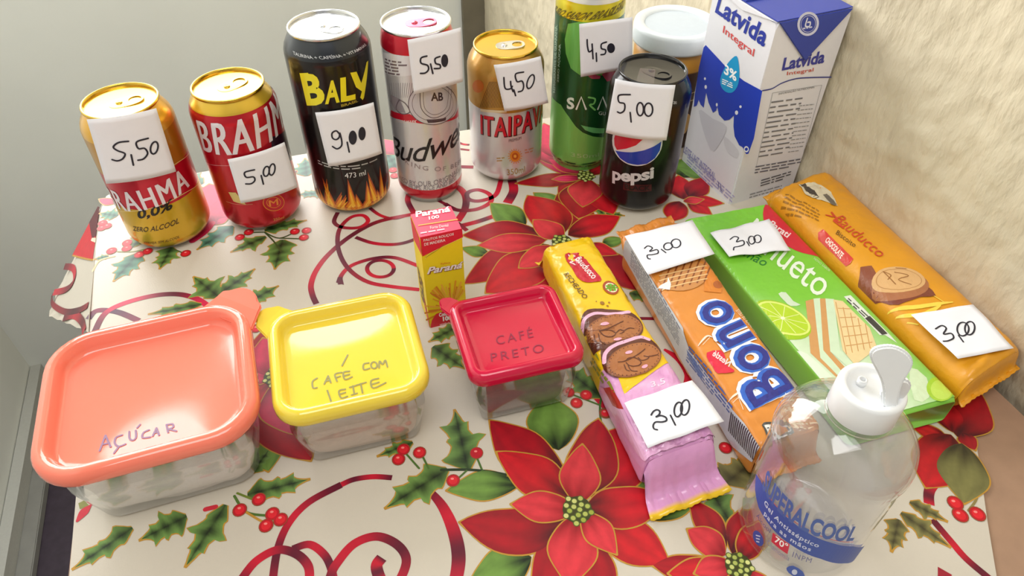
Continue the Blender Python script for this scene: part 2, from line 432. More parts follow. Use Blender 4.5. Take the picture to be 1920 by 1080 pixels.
# a soft lifted roll of cloth along the corner
RED1, RED2, REDD, GOLD = hx('d4131f'), hx('e8434c'), hx('7d0a1c'), hx('b98a32')
PINK = hx('e03a5a')
G1, G2, GD, GT = hx('5f8f35'), hx('8fb34f'), hx('1d3417'), hx('4f8f72')
def petal(A, base, tip, w, side=0, tone=0, L=2, peak=.5, edgec=GOLD, cols=None, n=16, m=9, bw=.0009):
    """one printed petal or leaf: base and tip in the photo frame, w = half width / length"""
    b, t = A.P(base), A.P(tip); dx, dy = t[0]-b[0], t[1]-b[1]; l = math.hypot(dx, dy); ux, uy = dx/l, dy/l; nx, ny = -uy, ux
    light, dark = cols or [(hx('c81624'), hx('520410')), (hx('d63440'), hx('8c0818')), (hx('a80c1e'), hx('3e0412')), (hx('d62c58'), hx('7c0a28'))][tone]
    R = random.Random(int(base[0]*7+tip[1]*13))
    ph = R.uniform(0, 6)
    for lay, (ex, c) in enumerate(((bw, edgec), (0, None))):
        vs, cc, fs = [], [], []
        for i in range(n+1):
            s0 = i/n; s = s0
            W = w*l*(math.sin(PI*s**(math.log(.5)/math.log(peak)))**.8)*(1-.25*s) if 0 < s < 1 else 0
            W *= 1+.06*math.sin(s*9+ph)
            W = W+ex if 0 < s < 1 else ex*.5
            sl = s*l+(ex*1.5 if i == n else 0)
            cv = side*l*math.sin(PI*s)
            for j in range(m+1):
                q = 2*j/m-1
                x = b[0]+ux*sl+nx*(cv+q*W); y = b[1]+uy*sl+ny*(cv+q*W)
                vs.append((x, y))
                if c: cc.append(c)
                else:
                    sh = ss(.0, .55, s)*(.75+.25*math.cos(q*PI*.9)) + .25*abs(q)*ss(.1, .5, s)
                    sh *= 1-.55*math.exp(-(q/.13)**2)*(1-s)
                    sh += .16*math.sin(q*7+s*6+ph)
                    cc.append(mixc(dark, light, sh))
        for i in range(n):
            for j in range(m):
                k = i*(m+1)+j; fs.append((k, k+1, k+m+2, k+m+1))
        A.faces(vs, fs, cc, L+lay*.5)
def leaf(A, base, tip, w, L=1, teal=0, brown=0, side=0):
    c = (hx('6f9440'), hx('0f200c')) if not teal else (hx('68a283'), hx('1d4a3a'))
    if brown: c = (hx('7d7a48'), hx('3a3320'))
    petal(A, base, tip, w, side, 0, L, .5, cols=c)
def holly(A, base, tip, w, L=1, teal=0, brown=0):
    """spiny leaf: light green with a dark midrib and a gold rim"""
    b, t = A.P(base), A.P(tip); dx, dy = t[0]-b[0], t[1]-b[1]; l = math.hypot(dx, dy); ux, uy = dx/l, dy/l; nx, ny = -uy, ux
    light, dark = ((hx('70954a'), hx('0e1c0a')) if not teal else (hx('5a9278'), hx('133629')))
    if brown: light, dark = hx('85804c'), hx('3c3722')
    prof = [(0, .12), (.08, .35), (.16, .95), (.24, .62), (.36, .66), (.46, 1.0), (.53, .55), (.64, .5), (.72, .72), (.79, .3), (.9, .13), (1, 0)]
    R = random.Random(int(base[0]*5+tip[1]*3)); j1, j2 = R.uniform(-.04, .04), R.uniform(-.04, .04)
    for lay, ex in enumerate((.0009, 0)):
        vs, cc, fs = [], [], []; rows = 22; m = 6
        for i in range(rows+1):
            s = i/rows
            for k in range(len(prof)-1):
                if prof[k][0] <= s <= prof[k+1][0]:
                    f = (s-prof[k][0])/(prof[k+1][0]-prof[k][0]); wl = prof[k][1]*(1-f)+prof[k+1][1]*f; break
            sl = s*l+(ex*1.6 if i == rows else 0)
            for j in range(m+1):
                q = 2*j/m-1; W = w*l*wl*(1+(j1 if q < 0 else j2)*8*math.sin(s*11))+ex
                lean = .05*l*abs(q)*(1 if wl > .6 else 0)
                vs.append((b[0]+ux*(sl+lean)+nx*q*W, b[1]+uy*(sl+lean)+ny*q*W))
                if lay == 0: cc.append(GOLD)
                else:
                    sh = .08+.92*abs(q)**.8+.18*math.sin(s*24+q*3); sh *= .55+.45*ss(0, .4, s)
                    cc.append(mixc(dark, light, sh))
        for i in range(rows):
            for j in range(m):
                k = i*(m+1)+j; fs.append((k, k+1, k+m+2, k+m+1))
        A.faces(vs, fs, cc, L+lay*.5)
def berry(A, p, r=.0038, L=4):
    c = A.P(p)
    for k, (rr, col) in enumerate(((r*1.12, hx('8a4a2a')), (r, hx('b80f22')), (r*.72, hx('d81f2c')))):
        A.polyuv(ell(c[0], c[1], rr, rr*1.04, 16), col, L+k*.4)
    A.polyuv(ell(c[0]-r*.15, c[1]+r*.3, r*.28, r*.2, 8), hx('f08a84'), L+1.3)
def centre(A, p, r, L=6, n=16):
    c = A.P(p); A.polyuv(ell(c[0], c[1], r*.9, r*.9, 16), hx('3b3a12'), L)
    R = random.Random(int(p[0]))
    for k in range(n):
        a = k*2.4; d = r*.92*math.sqrt((k+.4)/n)
        x, y = c[0]+d*math.cos(a), c[1]+d*math.sin(a); s = r*.21
        A.polyuv(ell(x, y, s, s, 9), hx('4c5c22'), L+.4); A.polyuv(ell(x, y, s*.72, s*.72, 9), mixc(hx('9aa83e'), hx('d6d68a'), R.random()), L+.7)
def newart(z): return flat_art(0.0, z, step=.00005, base=.00012)
RB, RBD = hx('c4122f'), hx('5e0d28')
def rib(A, pts, w, L=.5, c=RB, c2=RBD): A.stroke(pts, w, c, L, n=7, px=True, c2=c2)

# -- big poinsettia at the front
A = newart(zoomf(860, 760, 3.2))
leaf(A, (600, 270), (530, -60), .42, 1); leaf(A, (1150, 690), (1480, 400), .24, 1); leaf(A, (1040, 560), (1240, 440), .3, .6)
petal(A, (640, 450), (188, 92), .27, tone=2, L=2, side=.04); petal(A, (720, 560), (838, 85), .30, tone=2, L=2, side=-.05)
petal(A, (800, 560), (1110, 110), .34, tone=0, L=1.2); petal(A, (660, 690), (10, 702), .27, tone=2, L=2.2, side=.10)
petal(A, (780, 660), (1262, 945), .32, tone=0, L=1.6); petal(A, (700, 740), (470, 1240), .30, tone=2, L=1.8); petal(A, (730, 740), (905, 1240), .26, tone=2, L=1.6)
petal(A, (690, 560), (233, 283), .27, tone=0, L=3.4); petal(A, (715, 600), (742, 240), .31, tone=1, L=4.4)
petal(A, (700, 625), (318, 595), .30, tone=1, L=4.8); petal(A, (760, 620), (1226, 552), .33, tone=0, L=3.8, side=-.06)
petal(A, (740, 640), (944, 892), .30, tone=1, L=5.4); petal(A, (700, 660), (665, 1085), .36, tone=1, L=4.2)
centre(A, (712, 628), .0098, 7)
A.build('printed_poinsettia', M_print, cloth, split=True)
# -- small poinsettia bottom right and its holly
A = newart(zoomf(860, 760, 3.2))
holly(A, (1640, 720), (1462, 432), .26, 1); holly(A, (1600, 470), (1815, 300), .36, 1, brown=1)
petal(A, (1600, 870), (1385, 560), .26, tone=2, L=2, side=-.04); petal(A, (1640, 890), (1735, 600), .24, tone=2, L=2)
petal(A, (1560, 960), (1168, 962), .26, tone=2, L=2, side=.06); petal(A, (1600, 900), (1375, 748), .42, tone=1, L=3, side=-.05)
petal(A, (1640, 960), (1262, 1010), .30, tone=0, L=3.4, side=.08); petal(A, (1640, 950), (1418, 1010), .36, tone=1, L=4)
petal(A, (1700, 930), (1800, 700), .3, tone=0, L=3.2); petal(A, (1680, 1000), (1600, 1290), .3, tone=0, L=3); petal(A, (1720, 1000), (1900, 1120), .3, tone=1, L=3)
centre(A, (1680, 965), .0085, 7)
A.build('printed_poinsettia', M_print, cloth, split=True)
# -- poinsettia under the yellow biscuit pack
A = newart(zoomf(840, 240, 3.375))
leaf(A, (490, 620), (272, 478), .34, 1); leaf(A, (260, 800), (90, 760), .3, 1); leaf(A, (760, 520), (545, 412), .3, .6); leaf(A, (980, 740), (1100, 700), .4, .8)
petal(A, (640, 700), (95, 680), .26, tone=2, L=2, side=-.06); petal(A, (640, 740), (105, 985), .24, tone=2, L=2, side=-.04)
petal(A, (640, 780), (240, 1045), .32, tone=0, L=2.6); petal(A, (720, 820), (640, 1180), .36, tone=2, L=1.8)
petal(A, (720, 680), (505, 430), .36, tone=0, L=2.2, side=-.06); petal(A, (760, 640), (905, 510), .42, tone=2, L=1.4)
petal(A, (760, 680), (1085, 560), .30, tone=0, L=2.4); petal(A, (860, 760), (1235, 1030), .28, tone=2, L=2); petal(A, (860, 740), (1070, 800), .30, tone=0, L=2.8)
petal(A, (620, 710), (193, 745), .24, tone=1, L=3.6); petal(A, (730, 700), (542, 585), .38, tone=1, L=3.6); petal(A, (680, 750), (452, 885), .32, tone=1, L=4.2)
centre(A, (720, 720), .0095, 7)
A.build('printed_poinsettia', M_print, cloth, split=True)
# -- poinsettia under the green can and the black can
A = newart(zoomf(840, 240, 3.375))
petal(A, (870, 310), (430, 352), .17, tone=2, L=2); petal(A, (860, 290), (638, 200), .24, tone=3, L=2.2); petal(A, (840, 300), (560, 110), .3, tone=3, L=1.6)
petal(A, (880, 330), (826, 572), .40, tone=2, L=2.4); petal(A, (860, 330), (700, 420), .4, tone=2, L=1.8); petal(A, (900, 350), (1045, 545), .34, tone=0, L=2.6); petal(A, (900, 330), (700, 560), .3, tone=2, L=1.5)
petal(A, (850, 315), (662, 326), .22, tone=3, L=3.4); petal(A, (880, 320), (852, 498), .38, tone=1, L=3.6); petal(A, (900, 300), (1000, 220), .3, tone=0, L=3)
holly(A, (1000, 540), (1110, 555), .3, 1); holly(A, (900, 470), (1000, 560), .28, 1); leaf(A, (640, 130), (590, 60), .4, 1, teal=1)
centre(A, (872, 305), .009, 7)
A.build('printed_poinsettia', M_print, cloth, split=True)
# -- poinsettia between the black can and the milk carton
A = newart(zoomf(1000, 0, 2.7))
leaf(A, (760, 900), (800, 800), .5, 1); leaf(A, (900, 900), (730, 850), .3, 1)
petal(A, (760, 1010), (735, 890), .36, tone=0, L=2); petal(A, (790, 1000), (870, 900), .34, tone=2, L=2); petal(A, (780, 1010), (960, 1030), .28, tone=0, L=2.4)
petal(A, (780, 1020), (900, 1085), .34, tone=0, L=2); petal(A, (760, 1020), (860, 1010), .3, tone=1, L=3); petal(A, (740, 1020), (700, 1120), .4, tone=0, L=2)
A.build('printed_poinsettia', M_print, cloth, split=True)
# -- poinsettia between the coral and the yellow lid
A = newart(zoomf(470, 520, 3))
leaf(A, (60, 800), (100, 1090), .34, .8)
petal(A, (140, 560), (112, 262), .38, tone=2, L=2); petal(A, (140, 560), (-90, 400), .3, tone=2, L=1.8); petal(A, (140, 560), (338, 1030), .30, tone=2, L=2.1, side=-.1)
petal(A, (130, 560), (70, 345), .36, tone=3, L=3.2); petal(A, (140, 560), (-70, 560), .3, tone=3, L=3); petal(A, (130, 570), (-60, 790), .3, tone=0, L=2.4)
petal(A, (150, 570), (310, 892), .34, tone=3, L=3.6, side=-.05); petal(A, (160, 570), (330, 540), .4, tone=3, L=3)
centre(A, (140, 560), .009, 7)
A.build('printed_poinsettia', M_print, cloth, split=True)
# -- pink poinsettia between the two left cans, and by the corner
A = newart(zoomf(80, 340, 3.556))
for tp, w_ in (((1050, 40), .4), ((1110, 20), .4), ((1190, 120), .35), ((1240, 240), .3), ((1000, 180), .3)):
    petal(A, (1150, 290), tp, w_, tone=3, L=2)
A.stroke([(1130, 280), (1080, 340), (1000, 398)], .006, hx('c01a45'), 3)
petal(A, (480, 150), (380, 120), .3, tone=3, L=2)
A.build('printed_poinsettia', M_print, cloth, split=True)
# -- poinsettia corner at the right, half hidden by the biscuit packs
A = newart(zoomf(1640, 640, 2.454))
petal(A, (330, 440), (180, 400), .35, tone=0, L=2); petal(A, (360, 420), (300, 250), .35, tone=0, L=2.2); petal(A, (380, 440), (470, 220), .35, tone=2, L=1.8)
petal(A, (350, 430), (235, 672), .36, tone=0, L=2.4); petal(A, (400, 420), (460, 500), .5, tone=2, L=2)
leaf(A, (400, 470), (410, 745), .36, 2.8, brown=1)
A.build('printed_poinsettia', M_print, cloth, split=True)
# -- holly sprays
A = newart(zoomf(120, 860, 3.692))
holly(A, (475, 480), (72, 758), .23, 1); holly(A, (850, 400), (535, 560), .42, 1); holly(A, (1120, 320), (848, 740), .26, 1); holly(A, (1270, 250), (1690, 146), .24, 1)
holly(A, (1300, 100), (1420, -60), .3, .8)
A.stroke([(1180, 260), (1260, 370), (1400, 395)], .0016, hx('4c6b2a'), 2); A.stroke([(1260, 370), (1360, 430), (1420, 450)], .0014, hx('b98a32'), 2); A.stroke([(1200, 240), (1300, 280)], .0014, hx('6b7b2a'), 2)
for p in ((1350, 283), (1217, 357), (1443, 383), (1500, 423), (1400, 465)): berry(A, p)
A.stroke([(180, 330), (140, 370), (95, 430)], [.002, .0055, .002], hx('c8283a'), 3); A.poly([(100, 310), (140, 290), (180, 330), (110, 350)], hx('8a8a4a'), 2)
A.stroke([(980, 352), (1050, 335)], .003, hx('c8283a'), 3)
A.build('printed_holly', M_print, cloth, split=True)
A = newart(zoomf(620, 760, 3.375))
holly(A, (870, 410), (785, 36), .28, 1); holly(A, (740, 405), (352, 648), .27, 1); holly(A, (520, 235), (305, 320), .22, .8)
leaf(A, (1195, 500), (738, 540), .25, 1.6, side=-.03); leaf(A, (1270, 960), (880, 1130), .36, .8)
A.stroke([(700, 410), (860, 408), (1000, 420), (1110, 440)], .0018, hx('22351a'), 2)
for a_, b_ in (((480, 310), (560, 400)), ((580, 320), (620, 400)), ((925, 330), (960, 415)), ((800, 470), (860, 415))): A.stroke([a_, b_], .0013, hx('4a6a2a'), 1.9)
for p in ((461, 280), (430, 343), (563, 300), (923, 303), (775, 477)): berry(A, p)
A.build('printed_holly', M_print, cloth, split=True)
A = newart(zoomf(80, 340, 3.556))
holly(A, (500, 230), (385, 215), .5, 1, 1); holly(A, (640, 480), (478, 662), .34, 1.4, 1); holly(A, (440, 500), (348, 520), .3, 1, 1); holly(A, (860, 440), (783, 580), .4, 1)
holly(A, (600, 440), (690, 330), .3, 1); holly(A, (1270, 300), (1036, 452), .3, 1, 1)
for p in ((955, 482), (460, 465), (565, 412), (562, 448), (645, 490), (700, 468)): berry(A, p)
for p in ((400, 280), (430, 300), (395, 312)): berry(A, p, .0036)
A.stroke([(880, 455), (940, 480)], .0012, hx('4a5a2a'), 2); A.stroke([(500, 470), (600, 470), (700, 450)], .0012, hx('8a8a4a'), 2)
A.stroke([(335, 600), (380, 530), (480, 500)], .0016, hx('c9b98a'), 2)
A.build('printed_holly', M_print, cloth, split=True)
A = newart(zoomf(80, 340, 3.556))
holly(A, (1480, 330), (1752, 262), .22, 1); holly(A, (1490, 370), (1262, 470), .30, 1); holly(A, (1600, 390), (1550, 582), .38, 1)
for q in ([(1480, 340), (1580, 380), (1700, 330)], [(1580, 380), (1740, 385)], [(1480, 340), (1540, 400), (1590, 470)], [(1480, 340), (1380, 345), (1320, 370)]): A.stroke(q, .0014, hx('3c4a22'), 1.8)
for p in ((1315, 375), (1375, 340), (1682, 336), (1760, 330), (1742, 376)): berry(A, p)
A.build('printed_holly', M_print, cloth, split=True)
A = newart(zoomf(80, 340, 3.556))
holly(A, (1180, 775), (1010, 640), .36, 1); holly(A, (1190, 745), (1408, 590), .30, 1.2); holly(A, (1330, 830), (1565, 702), .33, 1); holly(A, (1060, 820), (715, 885), .16, 1)
for p in ((1402, 868), (1440, 913), (1425, 982)): berry(A, p)
A.stroke([(1380, 960), (1370, 900), (1340, 830)], .0013, hx('4a6a2a'), 1.8)
A.build('printed_holly', M_print, cloth, split=True)
A = newart(zoomf(0, 0, 1))
holly(A, (606, 362), (560, 365), .3, 1, 1); holly(A, (745, 318), (722, 282), .4, 1, 1); holly(A, (575, 330), (572, 298), .4, 1, 1); holly(A, (380, 345), (338, 325), .3, 1, 1); petal(A, (745, 290), (715, 262), .4, tone=3)
for p in ((737, 319), (740, 330)): berry(A, p)
holly(A, (1128, 745), (1060, 692), .34, 1); holly(A, (812, 650), (870, 690), .34, 1); holly(A, (860, 612), (806, 640), .3, 1); holly(A, (1180, 550), (1232, 560), .34, 1)
for p in ((1066, 736), (1099, 741), (1081, 756), (1135, 775), (1360, 840)): berry(A, p)
A.stroke([(1140, 700), (1125, 760), (1130, 810)], .0014, hx('3f6a2a'), 2); A.stroke([(1060, 735), (1125, 760)], .0013, hx('4a6a2a'), 2)
holly(A, (1340, 880), (1420, 905), .28, .6, brown=1)
holly(A, (1020, 300), (1032, 262), .4, 1, 1); petal(A, (1040, 310), (1012, 258), .3, tone=3, L=2); petal(A, (1050, 300), (1020, 232), .3, tone=3, L=2)
A.build('printed_holly', M_print, cloth, split=True)
A = newart(zoomf(1640, 640, 2.454))
holly(A, (160, 740), (325, 825), .26, 1, brown=1); holly(A, (120, 790), (340, 942), .24, 1, brown=1); holly(A, (110, 820), (78, 962), .3, 1, brown=1)
for p in ((370, 745), (393, 800), (472, 795)): berry(A, p, .0042)
A.stroke([(470, 640), (470, 720), (430, 780)], .0014, hx('8a7a4a'), 2)
rib(A, [(265, 820), (350, 920), (420, 1000), (520, 1085), (600, 1150)], .0042); rib(A, [(325, 600), (255, 680), (250, 750)], .006)
A.poly([(290, 1038), (355, 1075), (340, 1110), (290, 1100)], hx('9c1c30'), 2)
A.build('printed_holly', M_print, cloth, split=True)
# -- ribbons
A = newart(zoomf(0, 0, 1))
rib(A, [(640, 909), (580, 941), (543, 979), (522, 1025), (512, 1085), (512, 1130)], .0045, .5)
rib(A, [(735, 896), (700, 894), (664, 899), (640, 909)], .0036, .45)
rib(A, [(800, 915), (830, 950), (852, 1000), (860, 1050), (850, 1110)], [.004, .006, .0075, .0078, .007], .5)
rib(A, [(440, 1110), (458, 1079), (483, 1050), (521, 1031), (556, 1039), (578, 1062), (580, 1095)], .0050, .9)
rib(A, [(548, 1030), (580, 1021), (607, 1039), (621, 1066), (630, 1110)], .0045, .7)
rib(A, [(612, 1120), (620, 1080), (632, 1056), (664, 1020), (706, 1006), (744, 1021), (762, 1050), (748, 1090), (725, 1110)], .0052, .9)
rib(A, [(716, 1046), (706, 1062), (714, 1090)], .0065, .8)
A.build('printed_ribbon', M_print, cloth, split=True)
A = newart(zoomf(340, 200, 3))
rib(A, [(760, 1110), (738, 1060), (730, 1000), (760, 920), (830, 830), (950, 730), (1100, 650), (1290, 608), (1400, 590)], .0045, .6)
rib(A, [(880, 595), (860, 650), (910, 680), (1000, 680), (1050, 645), (1020, 612), (950, 625), (890, 690), (880, 780), (910, 870), (970, 940), (1060, 990), (1180, 1012), (1340, 1030)], .0038, .8)
rib(A, [(1060, 570), (1120, 612), (1200, 630), (1290, 605)], .0034, .5); rib(A, [(980, 735), (1080, 768), (1200, 775), (1300, 752), (1400, 700)], .0038, .5)
rib(A, [(895, 1000), (900, 950), (960, 893), (1080, 855), (1200, 850), (1330, 895)], .0038, .7)
A.stroke(ell(1120, 912, 75, 47, 14), .0034, RB, 1, closed=True, c2=RBD)
rib(A, [(640, 370), (700, 345), (760, 330)], .003, .5); rib(A, [(1540, 235), (1620, 245)], .003, .5); rib(A, [(1550, 340), (1640, 340)], .0035, .5)
A.poly([(870, 990), (915, 1003), (905, 960), (880, 960)], RBD, 1.4)
rib(A, [(1620, 215), (1580, 210), (1540, 190)], .003, .5)
A.build('printed_ribbon', M_print, cloth, split=True)
A = newart(zoomf(840, 240, 3.375))
rib(A, [(-40, 350), (60, 375), (110, 430), (108, 510), (60, 590)], .0065, .5); rib(A, [(-20, 480), (60, 520), (180, 515), (268, 470), (262, 420), (190, 392), (125, 410), (130, 450), (200, 462), (300, 425), (335, 330)], .0046, .8)
rib(A, [(405, 330), (415, 400), (375, 475)], .0085, .6); rib(A, [(60, 625), (180, 595), (285, 560)], .0052, .5); rib(A, [(60, 245), (160, 248)], .005, .5)
rib(A, [(-240, 400), (-255, 460), (-215, 540)], .005, .5); rib(A, [(60, 600), (120, 650)], .004, .6); rib(A, [(-80, 450), (60, 520)], .0034, .4)
A.build('printed_ribbon', M_print, cloth, split=True)
A = newart(zoomf(80, 340, 3.556))
rib(A, [(345, 1010), (400, 900), (480, 840), (620, 790), (780, 757), (920, 755), (1030, 785), (1100, 830)], .0048, .8, hx('d11a48')); rib(A, [(305, 920), (350, 868), (420, 860), (520, 878), (640, 930)], .0048, .6, hx('7a1038'), hx('4a1a3a'))
A.build('printed_ribbon', M_print, cloth, split=True)
A = newart(zoomf(0, 0, 1))
rib(A, [(1190, 597), (1245, 598)], .003, .5); rib(A, [(1245, 655), (1275, 675), (1292, 702), (1282, 725)], [.002, .006, .007, .002], .6, hx('c4122f'), hx('c4122f'))
rib(A, [(1090, 715), (1140, 765), (1200, 850)], .007, .5); rib(A, [(1300, 690), (1340, 745), (1400, 830)], .005, .5)
A.build('printed_ribbon', M_print, cloth, split=True)
# -- the print on the hanging corner flap
zf = zoomf(0, 300, 2.7)
ex = (FLP_A-FLP_O).normalized(); ey = FN.cross(ex)
nn = FN if FN.y < 0 or True else -FN
if (CAM-FLP_O).dot(nn) < 0: nn = -nn
A = plane_art(FLP_O, ex, ey, nn, zf, step=.00006, base=.0006)
A.poly([(497, 240), (370, 482), (430, 497), (474, 505), (490, 380)], hx('c8122a'), 1)
A.poly([(500, 235), (455, 318), (470, 400), (490, 385), (508, 240)], hx('5c1024'), 1.5); A.poly([(470, 395), (490, 395), (488, 420), (464, 410)], hx('ead9c0'), 2)
A.stroke([(370, 484), (420, 497), (474, 508)], .0015, GOLD, 2)
A.stroke([(330, 540), (375, 550), (378, 610), (340, 655), (275, 672)], .0065, hx('c01433'), 2, c2=hx('6a0f26'))
A.stroke([(268, 680), (270, 730), (330, 768), (400, 762), (450, 735)], .0055, hx('8a1028'), 1.5, c2=hx('4a0f22'))
A.stroke([(325, 800), (380, 785), (420, 820), (430, 870)], .007, hx('b01530'), 1.4, c2=hx('5a0f22'))
A.build('printed_ribbon', M_print, cloth, split=True)

# ------------------------------------------------------------------ drink cans
M_can = mat('lacquered_can_metal', None, .28, .55, attr=True, spec=.6, noise_amt=.015, coat=.4)
M_canprint = mat('can_ink', None, .3, .25, attr=True, coat=.3)
M_alu = mat('brushed_aluminium', hx('d9dadb'), .22, 1, noise_amt=.03, noise_scale=300)
M_goldalu = mat('gold_anodised_aluminium', hx('d9b24a'), .22, 1, noise_amt=.03, noise_scale=300)
M_goldglare = mat('glare_paled_gold_aluminium', hx('efdfb0'), .30, 1, noise_amt=.02, noise_scale=300)  # gold lightened towards white, glare on the lids put into the colour
M_blackalu = mat('black_lacquered_aluminium', hx('1b1b1d'), .22, .5, coat=.6)
M_pinktab = mat('red_anodised_aluminium', hx('c8546a'), .3, 1)
M_paper = mat('white_paper', hx('eeeef4'), .8, noise_amt=.015, noise_scale=80, spec=.2)
M_ink = mat('blue_black_pen_ink', hx('20202e'), .5)
M_inkp = mat('printed_ink', None, .45, attr=True)
M_tape = clear('clear_sticky_tape', (.98, .98, .98, 1), .08, .12)
WH = hx('ffffff'); BK = hx('131316')

def can_profile(R, H):
    if R > .03: neck = [(.0331, H-.0195), (.0329, H-.0165), (.0318, H-.0125), (.0300, H-.0090), (.0280, H-.0058), (.0264, H-.0034), (.0259, H-.0026)]
    else: neck = [(R, H-.016), (R-.0003, H-.0125), (R-.0010, H-.009), (R-.0019, H-.006), (.0264, H-.0034), (.0259, H-.0026)]
    return [(.0205, .002), (.0232, 0), (.0245, .0006), (R-.0045, .0035), (R-.0018, .0065), (R-.0004, .0095), (R, .0125)] + [(R, .0125+(H-.0320)*k/10) for k in range(1, 10)] + [(R, H-.0196)] * (R > .03) + neck
def rad_at(prof, z):
    for (r0, z0), (r1, z1) in zip(prof[2:], prof[3:]):
        if z0 <= z <= z1 and z1 > z0: return r0+(r1-r0)*(z-z0)/(z1-z0)
    return prof[-1][0] if z > prof[-1][1] else prof[2][0]
def can(name, label, x, y, R, H, bands, lidmat, tabmat, tabang, group=None):
    """bands: list of (height, colour) from the bottom up; returns (empty, Art maker)"""
    t = thing(name, label, 'can', (x, y, 0), group)
    prof = can_profile(R, H)
    # insert doubled rings where the printed colour changes
    pr, cc = [], []
    zs = sorted(prof[3:], key=lambda p: p[1])
    def col(z):
        c = bands[0][1]
        for h, k in bands:
            if z >= h-1e-7: c = k
        return c
    for p in prof[:3]: pr.append(p); cc.append(hx('b8b8ba'))
    pr.append(prof[3]); cc.append(hx('c0c0c0'))
    prev = prof[3]
    for p in prof[4:]:
        for h, k in bands:
            if prev[1] < h <= p[1]:
                f = (h-prev[1])/(p[1]-prev[1]); rr = prev[0]+(p[0]-prev[0])*f
                pr += [(rr, h-.00005), (rr, h+.00005)]; cc += [col(h-.0001), col(h)]
        pr.append(p); cc.append(col(p[1])); prev = p
    lathe('can_body', pr, M_can, t, (x, y, 0), 96, cc, cap=False)
    lid = [(.0259, H-.0028), (.0268, H-.0026), (.0273, H-.0018), (.0273, H-.0008), (.0269, H-.0001), (.0262, H), (.0256, H-.0005), (.0252, H-.002), (.0244, H-.0062), (.0236, H-.0070), (.0229, H-.0066), (.0226, H-.0048), (.0221, H-.0043), (.0205, H-.0043), (.0200, H-.0046), (.0197, H-.00465), (.0012, H-.00465), (0.0, H-.0046)]
    l = lathe('lid', lid[::-1][:0]+lid, lidmat, t, (x, y, 0), 72)
    if lidmat is M_goldalu: lathe('lid_panel', [(.0202, H-.00455), (.0200, H-.00440), (.0010, H-.00440), (0, H-.00440)], M_goldglare, l, (x, y, 0), 64)  # extra disc on gold lids, carries the painted glare
    # score line of the opening, rivet and ring pull
    zt = H-.0043; c, s = math.cos(tabang), math.sin(tabang)
    def W(u, v): return (x+u*c-v*s, y+u*s+v*c)
    grooves = []
    def ringtube(pts, r, closed=True):
        vs, fs = [], []; N = len(pts)
        for i, p in enumerate(pts):
            a = pts[i-1]; b = pts[(i+1) % N]; d = Vector((b[0]-a[0], b[1]-a[1], 0)).normalized(); n_ = Vector((-d.y, d.x, 0))
            for k in range(6):
                an = 2*PI*k/6; vs.append(Vector(p)+n_*r*math.cos(an)+Vector((0, 0, 1))*r*.6*math.sin(an))
        for i in range(N):
            j = (i+1) % N
            for k in range(6): fs.append((i*6+k, i*6+(k+1) % 6, j*6+(k+1) % 6, j*6+k))
        return vs, fs
    sc = [Vector((*W(-.0095+.0082*math.cos(a), .0068*math.sin(a)), zt-.0003)) for a in [2*PI*k/28 for k in range(28)]]
    v, f = ringtube(sc, .0004); mesh('opening_score', v, f, lidmat, l, True)
    # tab: flat plate with rounded ends and a finger hole
    bm = bmesh.new()
    outer = []; inner = []
    for k in range(40):
        a = 2*PI*k/40; ux, uy = math.cos(a), math.sin(a)
        px, py = .0125*abs(ux)**.75*(1 if ux > 0 else -1), .0078*abs(uy)**.8*(1 if uy > 0 else -1)
        outer.append((px+.004, py)); inner.append((.0100+.0046*ux, .0046*uy))
    for zz in (0, .0011):
        pass
    lay = []
    for zz, sh in ((.0004, 0), (.0010, .0004), (.0017, .0007)):
        lay.append([[bm.verts.new((*W(p[0]*(1-sh*30), p[1]*(1-sh*40)), zt+zz+max(0, p[0])*.05)) for p in outer], [bm.verts.new((*W(p[0], p[1]), zt+zz+max(0, p[0])*.05)) for p in inner]])
    for k in range(40):
        k2 = (k+1) % 40
        for a_, b_ in ((0, 1), (1, 2)):
            bm.faces.new((lay[a_][0][k], lay[a_][0][k2], lay[b_][0][k2], lay[b_][0][k]))
            bm.faces.new((lay[a_][1][k], lay[b_][1][k], lay[b_][1][k2], lay[a_][1][k2]))
        bm.faces.new((lay[2][0][k], lay[2][0][k2], lay[2][1][k2], lay[2][1][k]))
        bm.faces.new((lay[0][0][k], lay[0][1][k], lay[0][1][k2], lay[0][0][k2]))
    me = bpy.data.meshes.new('ring_pull'); bm.to_mesh(me); bm.free(); tab = link('ring_pull', me, tabmat, l)
    lathe('rivet', [(.0024, zt), (.0024, zt+.0022), (.0018, zt+.0027), (0, zt+.0028)], tabmat, l, (*W(-.001, 0), 0), 20)
    # cylinder print mapping
    az0 = math.atan2(-y, -x)
    def uv(p):
        d = ray(p); r = R; v = H/2
        for _ in range(6):
            a = d.x**2+d.y**2; b = 2*((CAM.x-x)*d.x+(CAM.y-y)*d.y); c_ = (CAM.x-x)**2+(CAM.y-y)**2-r*r
            D = b*b-4*a*c_
            q = (-b-math.sqrt(max(D, 0)))/(2*a); P_ = CAM+d*q; v = P_.z; r = rad_at(prof, v)
        an = math.atan2(P_.y-y, P_.x-x)-az0; an = (an+PI) % (2*PI)-PI
        return (an*R, v)
    def xyz(u, v, l):
        r = rad_at(prof, v)+l; a_ = az0+u/R; return Vector((x+r*math.cos(a_), y+r*math.sin(a_), v))
    def art(zf): return Art(uv, xyz, zf, step=.00005, base=.00012, cut=(.0022, .004))
    return t, art
R1, R2 = .0331, .0289
goldc, dkgold = hx('c99a2e'), hx('9c6a14')

